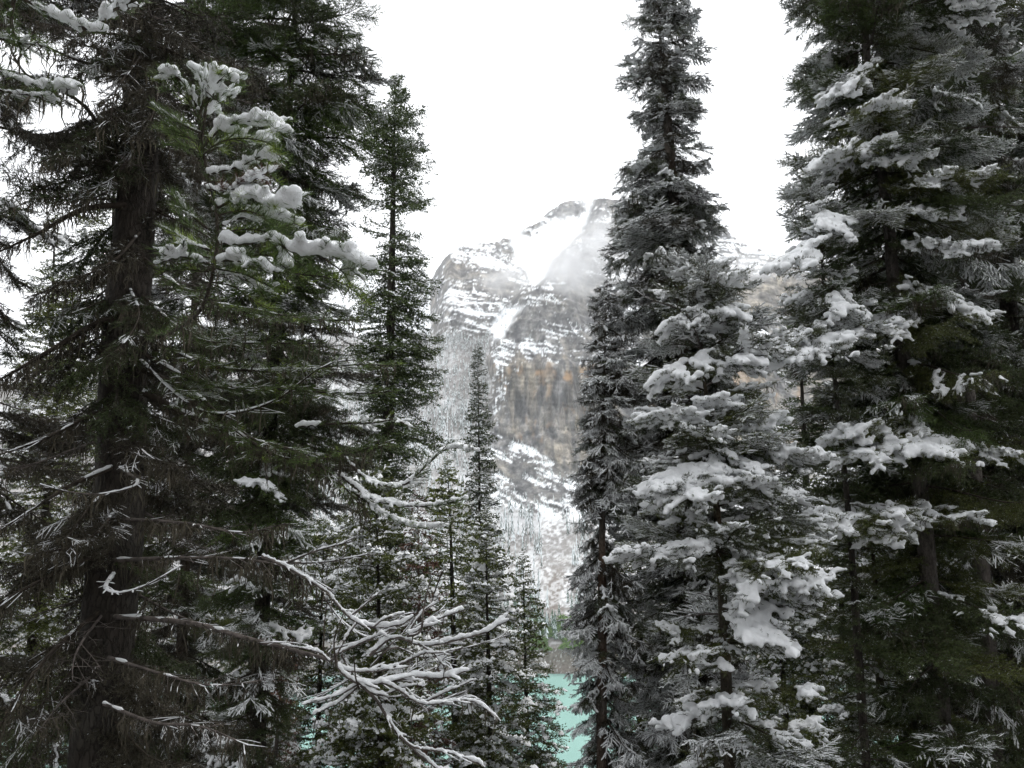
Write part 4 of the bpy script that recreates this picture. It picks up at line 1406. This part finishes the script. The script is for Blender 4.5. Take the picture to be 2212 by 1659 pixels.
# farther trees of the same kinds filling the wood on both sides
FILL = [
    (38, 640, 26.0, 380, "distant spruce seen in the gaps left of the dense dark crown"),
    (38, 120, 30.0, 420, "distant spruce in the bright gap left of the thick trunk"),
    (39, 2080, 24.0, 80, "shaded spruce deep behind the big right spruce, towards the right edge"),
    (39, 1930, 27.0, 60, "shaded spruce deep behind the trunk of the big right spruce"),
    (38, 2190, 21.0, 330, "shaded snowy spruce deep at the right edge"),
    (39, 1620, 30.0, 820, "small distant spruce behind the snow-loaded young spruce"),
    (37, 1440, 27.0, 850, "distant dark spruce behind the orange-trunked spruce"),
    (35, 700, 21.0, 1120, "snow-dotted spruce low behind the bare snowy branches"),
    (35, 560, 24.0, 1000, "snow-dotted spruce low behind the dense dark crown"),
    (37, 330, 20.0, 900, "dark spruce low behind the thick trunk"),
]
FILL += [
    (39, 1860, 19.0, 500, "shaded spruce between the slim snowy one and the big right spruce, set behind"),
    (39, 2010, 17.0, 300, "shaded spruce close behind the big right spruce"),
    (37, 150, 17.0, 560, "dark spruce low in the left edge thicket"),
    (35, 450, 19.0, 1050, "snow-dotted spruce low between thick trunk and bare snowy branches"),
    (37, 1380, 21.0, 900, "dark spruce low between the orange trunk and the snow-loaded one"),
    (35, 1660, 19.0, 1080, "snow-dotted spruce low to the right of the snow-loaded one"),
    (37, 1780, 17.0, 980, "dark spruce low in the right thicket"),
    (36, 620, 17.0, 1320, "small rust-brown spruce low left of the bare snowy branches"),
]
for seed, px, Y, top, label in FILL:
    r = roots_far[seed]
    sp = next(s for s in SPECS_FAR if s["seed"] == seed)
    p = at(px, top, Y)
    gz = float(ground_z(p[0], Y))
    p0 = at(sp["trunk"][0][0], sp["trunk"][0][1], sp["Y"])
    h0 = p0[2] - r.location.z
    dx, dy = p0[0] - r.location.x, p0[1] - r.location.y
    sc = (p[2] - gz) / h0
    rz = (px * 0.37) % 6.28
    ox = (dx * math.cos(rz) - dy * math.sin(rz)) * sc
    oy = (dx * math.sin(rz) + dy * math.cos(rz)) * sc
    copy_tree(r, r.name.split(".")[0], label, (p[0] - ox, Y - oy, gz), rz, sc)

# unseen trees added behind and beside the viewpoint to block sky light
for k, (x, y, seed) in enumerate([(-10, 1.0, 38), (-6.5, -4, 39), (-5.5, -9, 38), (9, -3, 38), (12, 3.0, 39), (-13, -6, 39), (15, -7, 38), (-15, 4, 38)]):
    r = roots_far[seed]
    copy_tree(r, r.name.split(".")[0], "tall unseen spruce added behind the viewpoint to block sky light", (x, y, float(ground_z(x, y))), k * 1.7, 1.0 + 0.08 * (k % 4), "unseen shading trees added behind the viewpoint")

# ------------------------------------------------------------------ limbs drawn one by one
def limb(root, base, pts, r0, r1, seed, lat=0.0, step=0.07, sub=None, needles=None, snow=None, lichen=0.0, lichen_len=(0.05, 0.3), wood=None, droop=(-0.35, 0.25), start=0.15, angle=(35, 65), n=18, curl=0.35):
    """one limb through the given points: wood, and where it has them needles, snow and lichen"""
    rng = np.random.default_rng(seed)
    P = smooth_line([at(x, y, Y) for x, y, Y in pts], n) - base
    L = np.linalg.norm(np.diff(P, axis=0), axis=1).sum()
    P = P + np.stack([fbm(np.linspace(0, L * 3, len(P)) + seed, 0 * P[:, 0] + k * 9.0, 0, 2) for k in range(3)], -1) * 0.012 * np.linspace(0, 1, len(P))[:, None]
    tw = Twigs()
    main_axis(tw, P, r0, r1)
    if lat:
        grow(tw, P, rng, lambda s: lat * (0.55 + 0.6 * s) * (1 - s) ** 0.35 + 0.03, step, angle=angle, droop=droop, start=start, curl=curl, rad=0.0045, sub=sub)
    tw.done()
    g = Geo()
    wood_of(g, tw, 0, 8, 3)
    b = obj("branch", g.mesh("branch", [wood or TWIG]), root)
    if needles:
        g = Geo()
        nd = dict(col="pine", step=0.006, length=0.03, width=0.004, bare=0.0, lime=0.0)
        nd.update(needles)
        needles_of(g, tw, rng, nd["step"], nd["length"], nd["width"], 0, nd.get("orders", (1, 2)), (30, 65), nd["bare"], nd["lime"], 1, nd.get("up", 0.25))
        if g.n:
            obj("needles", g.mesh("needles", [NEED[nd["col"]], NEED["lime"]], False), b)
    if snow:
        if snow.get("ribbon"):
            g = Geo()
            ribbons_of(g, tw, rng, snow["r"] * 0.8, snow.get("cover", 0.6), seed * 1.7, (0,))
            ribbons_of(g, tw, rng, snow["r"] * 0.36, snow.get("cover", 0.6) * 0.9, seed * 1.7, (1, 2))
            if g.n:
                tag(obj("snow", g.mesh("snow", [SNOW]), b), kind="stuff")
        else:
            C, R = blobs_of(tw, rng, snow["r"], snow.get("cover", 0.9), seed * 1.3, (0,), 2.6, 1.0, 0.0, snow.get("swell", 0.0), vary=snow.get("vary", 0.3), lift=snow.get("lift", 0.55))
            if lat and snow.get("side", 0.6):
                C2, R2 = blobs_of(tw, rng, snow["r"] * snow.get("side", 0.6), snow.get("cover", 0.9), seed * 1.3, (1, 2), 3.0, 0.8, 0.05, vary=snow.get("vary", 0.3), lift=snow.get("lift", 0.55))
                C, R = np.concatenate([C, C2]), np.concatenate([R, R2])
            me = remeshed(C, R, max(0.0065, snow["r"] * 0.46), "snow", 0.88, snow["r"] * 0.35, 2)
            if me:
                tag(obj("snow", me, b), kind="stuff")
    if lichen:
        g = Geo()
        lichen_of(g, tw, rng, lichen, lichen_len, (0, 1), 0, 0.0030, 0.36)
        if g.n:
            tag(obj("lichen", g.mesh("lichen", [LICHEN], False), b), kind="stuff")
    return b


# the thick lichen-hung trunk
big = dict(name="old_spruce", label="thick dark old lichen-hung tree with a snow-padded green bough and bare snowy lower limbs", seed=1, Y=7.5, trunk=[(322, -10), (298, 380), (270, 759), (256, 1063), (222, 1484)], above=9.0, wref=(97, 760), bark="dark", tk=30, tstep=0.035, trough=0.10,
           crown=[(-700, 60, 60), (-400, 200, 200), (0, 260, 240), (400, 250, 200), (700, 240, 200), (1000, 250, 220), (1659, 280, 240)], dens=16, gap=0.22, snow=[(None, 7), ("fine", 3)],
           cols=[("grey", 4), ("dark", 2)], kinds=[("droop", 5), ("dead", 4), ("spruce", 2)], lichen=0.7, pitch=(10, -22), tdep=9, open=(330, 0.62))
BR, BB, BQ = near_tree(big)
DARKN = dict(col="grey", step=0.007, length=0.024, width=0.0038, bare=0.45)
GREEN = dict(col="pine", step=0.0045, length=0.030, width=0.0036, bare=0.12, lime=0.05)
LS = dict(r=0.008, cover=0.5, ribbon=True)
for k, (pts, r0, kw) in enumerate([
    ([(300, 442, 7.4), (182, 452, 7.2), (80, 505, 7.0), (-40, 560, 6.9)], 0.034, dict(lat=0.28, needles=DARKN, lichen=40)),
    ([(262, 690, 7.4), (213, 697, 7.2), (120, 750, 7.0), (23, 806, 6.9), (-60, 850, 6.8)], 0.036, dict(lat=0.3, needles=DARKN, lichen=46)),
    ([(245, 880, 7.4), (180, 905, 7.1), (90, 950, 6.9), (-20, 990, 6.8)], 0.026, dict(lat=0.3, needles=DARKN, lichen=46, snow=LS)),
    ([(240, 1010, 7.3), (150, 1050, 7.0), (40, 1120, 6.8), (-40, 1170, 6.7)], 0.024, dict(lat=0.3, needles=DARKN, lichen=50, snow=LS)),
    ([(230, 1190, 7.3), (130, 1235, 7.0), (20, 1290, 6.8), (-60, 1340, 6.7)], 0.026, dict(lat=0.32, needles=DARKN, lichen=46, snow=LS)),
    ([(215, 1320, 7.3), (120, 1400, 7.0), (40, 1500, 6.8), (-20, 1600, 6.7)], 0.022, dict(lat=0.3, needles=DARKN, lichen=40, snow=LS)),
    ([(305, 340, 7.4), (250, 330, 7.2), (190, 235, 6.9), (120, 190, 6.7), (60, 165, 6.6), (20, 100, 6.5), (10, 20, 6.5)], 0.024, dict(lat=0.28, needles=DARKN, lichen=25, snow=dict(r=0.012, cover=0.55, ribbon=True))),
    ([(305, 180, 7.4), (230, 150, 7.1), (140, 120, 6.9), (30, 60, 6.7)], 0.022, dict(lat=0.3, needles=DARKN, lichen=25, snow=LS)),
    ([(315, 850, 7.4), (400, 893, 7.1), (485, 928, 6.9), (560, 955, 6.8), (640, 975, 6.6), (722, 1030, 6.5), (785, 1100, 6.4)], 0.034, dict(lat=0.30, needles=dict(GREEN, bare=0.3), lichen=50, snow=LS, sub=(0.1, 0.5, 0.05), droop=(-0.6, 0.2))),
    ([(310, 800, 7.4), (420, 850, 7.0), (515, 935, 6.8), (620, 992, 6.6), (740, 985, 6.5), (850, 950, 6.4)], 0.026, dict(lat=0.28, needles=GREEN, lichen=30, snow=LS, sub=(0.1, 0.5, 0.045))),
    ([(305, 780, 7.4), (400, 868, 7.0), (482, 896, 6.8), (604, 862, 6.6), (691, 794, 6.5), (765, 776, 6.4)], 0.018, dict(lat=0.22, needles=dict(GREEN, bare=0.4), snow=dict(r=0.010, cover=0.75, ribbon=True), lichen=14)),
    ([(312, 560, 7.4), (420, 640, 7.0), (540, 668, 6.8), (660, 690, 6.6), (770, 690, 6.5)], 0.022, dict(lat=0.32, needles=GREEN, lichen=22, snow=LS, sub=(0.1, 0.5, 0.045))),
    ([(308, 640, 7.4), (420, 730, 7.0), (560, 742, 6.8), (700, 740, 6.6)], 0.018, dict(lat=0.30, needles=GREEN, lichen=22, snow=LS, sub=(0.1, 0.5, 0.045))),
    ([(305, 720, 7.4), (450, 790, 7.0), (600, 800, 6.8), (740, 790, 6.6), (850, 790, 6.5)], 0.020, dict(lat=0.32, needles=dict(GREEN, lime=0.05), lichen=18, snow=dict(r=0.010, cover=0.55, ribbon=True), sub=(0.1, 0.5, 0.045))),
    ([(303, 760, 7.4), (440, 830, 7.0), (580, 838, 6.7), (720, 850, 6.5), (845, 845, 6.4)], 0.018, dict(lat=0.30, needles=dict(GREEN, lime=0.04), snow=dict(r=0.012, cover=0.6, ribbon=True), sub=(0.1, 0.5, 0.045))),
    ([(740, 985, 6.5), (800, 1040, 6.4), (869, 1049, 6.3), (907, 1020, 6.2), (939, 988, 6.2), (965, 966, 6.2), (1022, 974, 6.1)], 0.013, dict(lat=0.11, needles=dict(GREEN, bare=0.1, length=0.042), snow=dict(r=0.017, cover=0.72, side=0.6, lift=0.7), step=0.04)),
    ([(740, 1030, 6.5), (800, 1075, 6.4), (850, 1090, 6.3), (900, 1092, 6.2), (945, 1092, 6.2), (1005, 1080, 6.1)], 0.013, dict(lat=0.12, needles=dict(GREEN, bare=0.1, length=0.042), snow=dict(r=0.020, cover=0.75, side=0.65, lift=0.7), step=0.04)),
    ([(760, 1060, 6.5), (830, 1110, 6.4), (890, 1135, 6.3), (960, 1140, 6.2)], 0.011, dict(lat=0.14, needles=dict(GREEN, bare=0.1, length=0.042), snow=dict(r=0.017, cover=0.7, side=0.6), step=0.04)),
    ([(640, 920, 6.7), (740, 915, 6.6), (811, 914, 6.5), (856, 908, 6.4), (893, 924, 6.3)], 0.012, dict(lat=0.15, needles=dict(GREEN, length=0.040), snow=dict(r=0.020, cover=0.65, side=0.55))),
    ([(260, 1010, 7.2), (300, 1045, 6.8), (228, 1066, 6.6), (150, 1062, 6.5), (84, 1048, 6.4)], 0.013, dict(lat=0.12, wood=DEADWOOD, snow=dict(r=0.008, cover=0.6, ribbon=True), lichen=40)),
    ([(250, 1210, 7.2), (380, 1205, 6.8), (500, 1206, 6.6), (608, 1222, 6.5), (665, 1250, 6.4), (700, 1273, 6.4)], 0.019, dict(lat=0.30, wood=DEADWOOD, snow=dict(r=0.008, cover=0.5, ribbon=True), lichen=60)),
    ([(608, 1222, 6.5), (680, 1190, 6.4), (760, 1170, 6.3)], 0.010, dict(lat=0.22, wood=DEADWOOD, snow=dict(r=0.009, cover=0.7, ribbon=True), lichen=12)),
    ([(600, 1215, 6.5), (700, 1215, 6.4), (800, 1195, 6.3)], 0.009, dict(lat=0.2, wood=DEADWOOD, snow=dict(r=0.010, cover=0.75, ribbon=True), lichen=12)),
    ([(245, 1240, 7.1), (228, 1269, 6.8), (258, 1281, 6.7), (315, 1264, 6.6), (391, 1222, 6.6)], 0.010, dict(lat=0.08, wood=DEADWOOD, snow=dict(r=0.012, cover=0.9, ribbon=True))),
    ([(250, 1120, 7.3), (400, 1130, 7.0), (520, 1150, 6.8), (620, 1130, 6.6)], 0.016, dict(lat=0.26, wood=DEADWOOD, snow=dict(r=0.008, cover=0.45, ribbon=True), lichen=60)),
    ([(235, 1420, 7.2), (330, 1450, 6.9), (450, 1480, 6.7), (560, 1470, 6.5)], 0.017, dict(lat=0.30, wood=DEADWOOD, snow=dict(r=0.007, cover=0.45, ribbon=True), lichen=60)),
    ([(225, 1520, 7.1), (330, 1560, 6.8), (440, 1570, 6.6), (540, 1610, 6.4)], 0.017, dict(lat=0.30, wood=DEADWOOD, snow=dict(r=0.007, cover=0.42, ribbon=True), lichen=60)),
]):
    limb(BR, BB, pts, r0, 0.004, 100 + k, **kw)


# its lowest dead limb, bare and loaded with snow
def q6(z, y=6.2):
    return [(575 + a * 0.32, 1128 + b_ * 0.32, y) for a, b_ in z]


limb(BR, BB, [(222, 1330, 7.4), (400, 1345, 7.0), (560, 1385, 6.6), (722, 1428, 6.25)], 0.024, 0.014, 200, lat=0.2, wood=DEADWOOD, snow=dict(r=0.009, cover=0.5, ribbon=True), lichen=50)
SNAG = [
    ([(-30, 230), (130, 300), (400, 460)], 0.014, 0.017, 0.0), ([(400, 460), (560, 640), (720, 712), (900, 690), (995, 640)], 0.010, 0.022, 0.1), ([(470, 890), (700, 790), (950, 670)], 0.009, 0.023, 0.05),
    ([(600, 690), (540, 780), (490, 880), (470, 940)], 0.009, 0.020, 0.0), ([(700, 900), (860, 775), (1060, 835), (1300, 795), (1480, 745), (1560, 700), (1625, 630)], 0.011, 0.028, 0.1),
    ([(950, 770), (1040, 740), (1060, 600), (1085, 480), (1110, 370)], 0.009, 0.010, 0.05), ([(960, 770), (1040, 720), (1150, 660), (1325, 600)], 0.009, 0.026, 0.08), ([(960, 740), (1060, 600), (1150, 540)], 0.007, 0.016, 0.0),
    ([(460, 900), (500, 1000), (620, 1090), (780, 1085), (1000, 1045), (1200, 1045), (1345, 1000)], 0.012, 0.026, 0.12), ([(480, 960), (560, 1005), (800, 995), (950, 930), (1085, 870)], 0.009, 0.020, 0.1),
    ([(430, 940), (340, 872), (100, 822)], 0.007, 0.014, 0.08), ([(620, 1095), (480, 1165), (265, 1225)], 0.008, 0.022, 0.06), ([(620, 1110), (500, 1210), (345, 1285)], 0.008, 0.022, 0.05),
    ([(630, 1085), (760, 1165), (940, 1100)], 0.007, 0.020, 0.06), ([(640, 1100), (740, 1190), (800, 1290), (900, 1440), (1050, 1570), (1170, 1670), (1260, 1740)], 0.013, 0.021, 0.15),
    ([(780, 1080), (900, 1130), (1050, 1225), (1300, 1205), (1420, 1225), (1545, 1315)], 0.009, 0.018, 0.1), ([(900, 1440), (1000, 1520), (1250, 1565), (1465, 1630)], 0.009, 0.018, 0.08),
    ([(1050, 1225), (1250, 1130), (1405, 1060)], 0.007, 0.016, 0.06), ([(1060, 840), (1130, 880), (1200, 960)], 0.007, 0.014, 0.0), ([(1140, 1010), (1190, 930), (1225, 890)], 0.006, 0.012, 0.0), ([(1080, 880), (1180, 880), (1305, 850)], 0.006, 0.012, 0.04),
    ([(560, 640), (650, 570), (750, 490)], 0.007, 0.012, 0.0), ([(700, 900), (800, 860), (870, 800)], 0.008, 0.0, 0.0), ([(720, 712), (800, 650), (930, 620)], 0.006, 0.015, 0.0),
]
for k, (z, r0, sr, lt) in enumerate(SNAG):
    limb(BR, BB, q6(z, 6.2 + 0.03 * ((k * 7) % 5 - 2)), r0, r0 * 0.45, 210 + k, lat=lt * 1.5 + 0.03, step=0.10, wood=DEADWOOD, snow=dict(r=sr * 0.82, cover=0.90, side=0.5, vary=0.18, lift=0.85) if sr else None, angle=(30, 70), start=0.25, lichen=8 if k % 3 == 0 else 0)
rs = np.random.default_rng(77)
for k, (z, r0, sr, lt) in enumerate(SNAG):       # a second, thinner layer of the tangle behind
    if k in (5, 14, 16, 22):
        continue
    ox, oy = rs.uniform(-70, 60), rs.uniform(-60, 70)
    limb(BR, BB, q6([(a + ox + rs.uniform(-20, 20), b_ + oy + rs.uniform(-25, 25)) for a, b_ in z], 6.45), r0 * 0.65, 0.003, 500 + k, lat=0.16, step=0.09, wood=DEADWOOD, snow=dict(r=0.009, cover=0.7, ribbon=True), angle=(30, 70), start=0.2)
for k, z in enumerate([[(470, 950), (460, 780), (520, 600)], [(630, 1130), (600, 1040), (590, 890)], [(385, 870), (395, 700), (420, 500)], [(1190, 330), (1150, 440), (1120, 540)]]):
    limb(BR, BB, q6(z, 6.15), 0.007, 0.003, 260 + k, wood=TWIG)

# its long upswept bough in front of the trunk, green and padded with snow
PY_ = 4.3
limb(BR, BB, [(300, 735, 7.3), (360, 720, 6.2), (425, 680, 5.0), (455, 610, PY_), (474, 505, PY_), (462, 420, PY_), (436, 330, PY_), (447, 235, PY_), (468, 165, PY_)], 0.021, 0.006, 299, lat=0.10, step=0.06, needles=dict(GREEN, length=0.04, bare=0.2), lichen=10, n=28)
pr, pb = BR, BB


def q1(z, dy=0.0):
    n = len(z)
    return [(a * 0.38, b_ * 0.38, PY_ + dy * i / max(1, n - 1)) for i, (a, b_) in enumerate(z)]


PN = dict(col="pine", step=0.0024, length=0.060, width=0.0030, bare=0.0, lime=0.10, up=0.75, orders=(0, 1, 2))
PINE = [
    ([(1135, 640), (1060, 490), (1000, 425), (945, 395)], 0.024, -0.2), ([(1140, 620), (1220, 490), (1285, 420), (1330, 450)], 0.030, -0.15), ([(1135, 660), (1170, 520), (1180, 440), (1120, 440)], 0.028, 0.0), ([(1135, 700), (1250, 580), (1320, 545)], 0.024, 0.1),
    ([(1130, 860), (1250, 740), (1400, 690), (1550, 700), (1605, 760)], 0.030, -0.25), ([(1140, 900), (1300, 800), (1420, 790), (1560, 800)], 0.020, 0.15), ([(1180, 990), (1350, 950), (1500, 880), (1575, 900)], 0.024, -0.1), ([(1190, 1080), (1300, 1075), (1420, 1030), (1530, 965)], 0.020, -0.2),
    ([(1240, 1180), (1340, 1130), (1450, 1110), (1570, 1160), (1680, 1120)], 0.036, -0.3), ([(1255, 1100), (1290, 1080), (1330, 1150)], 0.028, -0.1), ([(1260, 1280), (1400, 1230), (1550, 1230), (1690, 1260)], 0.026, 0.1),
    ([(1265, 1380), (1420, 1390), (1540, 1350), (1650, 1430), (1850, 1430), (2000, 1470), (2095, 1530)], 0.036, -0.4), ([(1540, 1360), (1620, 1430), (1640, 1510), (1600, 1540)], 0.032, -0.1), ([(1850, 1430), (1960, 1490), (2000, 1570)], 0.030, 0.1),
    ([(1220, 1480), (1400, 1490), (1530, 1530)], 0.026, -0.2), ([(1190, 1500), (1050, 1460), (930, 1450)], 0.024, -0.2), ([(1200, 1560), (1330, 1560), (1480, 1640), (1560, 1640)], 0.018, 0.1), ([(1150, 760), (1020, 700), (900, 640)], 0.010, 0.1), ([(1180, 1300), (1060, 1200), (1000, 1120)], 0.012, -0.1),
    ([(1130, 820), (1040, 760), (980, 740)], 0.0, 0.1), ([(1190, 1420), (1090, 1380), (1000, 1330)], 0.012, 0.1),
]
for k, (z, sr, dy) in enumerate(PINE):
    limb(pr, pb, q1(z, dy), 0.008, 0.003, 300 + k, lat=0.10, step=0.034, needles=dict(PN, col="brown") if k == 7 else PN, snow=dict(r=sr * 0.82, cover=0.76, side=0.8, vary=0.28, lift=0.6) if sr else None, start=0.25, angle=(25, 75), n=14, droop=(-0.5, 0.5))

for k, (z, sr, dy) in enumerate(PINE):      # green sprays below the snow
    if k % 2 == 0 or k > 9:
        limb(pr, pb, q1([(a, b_ + 45 + 25 * i) for i, (a, b_) in enumerate(z)], dy + 0.1), 0.005, 0.002, 380 + k, lat=0.09, step=0.045, needles=dict(PN, step=0.0032, lime=0.22), start=0.15, angle=(25, 75), n=12)
# boughs crossing in front of the upper trunk
for k, (pts, r0) in enumerate([
    ([(315, 60, 7.4), (260, 95, 6.9), (190, 150, 6.6), (110, 190, 6.4)], 0.016), ([(318, 40, 7.4), (380, 70, 6.9), (450, 120, 6.7), (520, 140, 6.5)], 0.016), ([(312, 150, 7.4), (340, 190, 6.8), (330, 250, 6.4), (300, 300, 6.2)], 0.014),
    ([(310, 200, 7.4), (240, 250, 6.9), (170, 310, 6.6), (90, 350, 6.4)], 0.015), ([(312, 110, 7.4), (290, 140, 6.8), (250, 200, 6.4), (240, 260, 6.2)], 0.014), ([(310, 230, 7.4), (370, 270, 6.9), (420, 330, 6.7), (440, 390, 6.6)], 0.014),
    ([(305, 290, 7.4), (250, 380, 6.9), (160, 420, 6.7), (60, 430, 6.5)], 0.015), ([(303, 500, 7.4), (250, 560, 6.9), (170, 600, 6.7), (70, 640, 6.6)], 0.014), ([(318, 0, 7.4), (280, 30, 6.8), (230, 40, 6.5), (150, 90, 6.3)], 0.014),
    ([(280, 620, 7.4), (300, 680, 6.8), (270, 740, 6.5), (230, 770, 6.4)], 0.010), ([(265, 900, 7.3), (290, 950, 6.9), (330, 990, 6.7), (390, 1010, 6.6)], 0.010), ([(250, 1100, 7.3), (210, 1150, 6.8), (150, 1180, 6.6), (70, 1200, 6.5)], 0.012)]):
    limb(BR, BB, pts, r0, 0.004, 420 + k, lat=0.30, step=0.05, sub=(0.1, 0.5, 0.05), needles=dict(DARKN, bare=0.15, col="grey" if k % 3 else "dark", step=0.005), snow=dict(r=0.006, cover=0.42, ribbon=True), lichen=40, droop=(-0.8, 0.15))

# the pine whose boughs reach in from the left
edge = dict(name="pine_tree", label="pine reaching in at the top left corner with snow-loaded needled boughs", seed=4, Y=4.0, trunk=[(-190, -300), (-195, 400), (-205, 1200)], above=3.0, wref=(70, 600), bark="dark", tk=16, crown=[(-300, 0, 0), (-290, 0, 0)], snow=[(None, 1)])
er, eb, eq, _r, _z = start_tree(edge, random.Random(4))
for k, (z, sr, lt) in enumerate([
    ([(-500, -60), (-200, -60), (80, -20), (250, 60), (380, 120), (480, 160), (560, 175)], 0.026, 0.06), ([(470, 160), (560, 150), (630, 70), (730, 20), (850, -20)], 0.022, 0.08), ([(-500, 250), (-150, 330), (50, 430), (140, 460), (280, 500), (440, 495)], 0.018, 0.09),
    ([(-500, 300), (-100, 480), (150, 540), (300, 560)], 0.012, 0.12), ([(-500, 120), (-150, 180), (60, 240), (250, 270)], 0.010, 0.12), ([(-500, -200), (-100, -120), (200, -90), (400, -60)], 0.014, 0.12), ([(80, -20), (60, 150), (120, 300)], 0.008, 0.1)]):
    limb(er, eb, [(a * 0.38, b_ * 0.38, 4.0) for a, b_ in z], 0.012, 0.004, 340 + k, lat=lt, step=0.06, needles=dict(PN, lime=0.01), snow=dict(r=sr * 1.05, cover=0.85, side=0.8, vary=0.28), start=0.2, angle=(30, 60), lichen=10)
print("heroes", round(time.time() - T0, 1), len(bpy.data.objects))
bpy.data.scenes.remove(TMP)
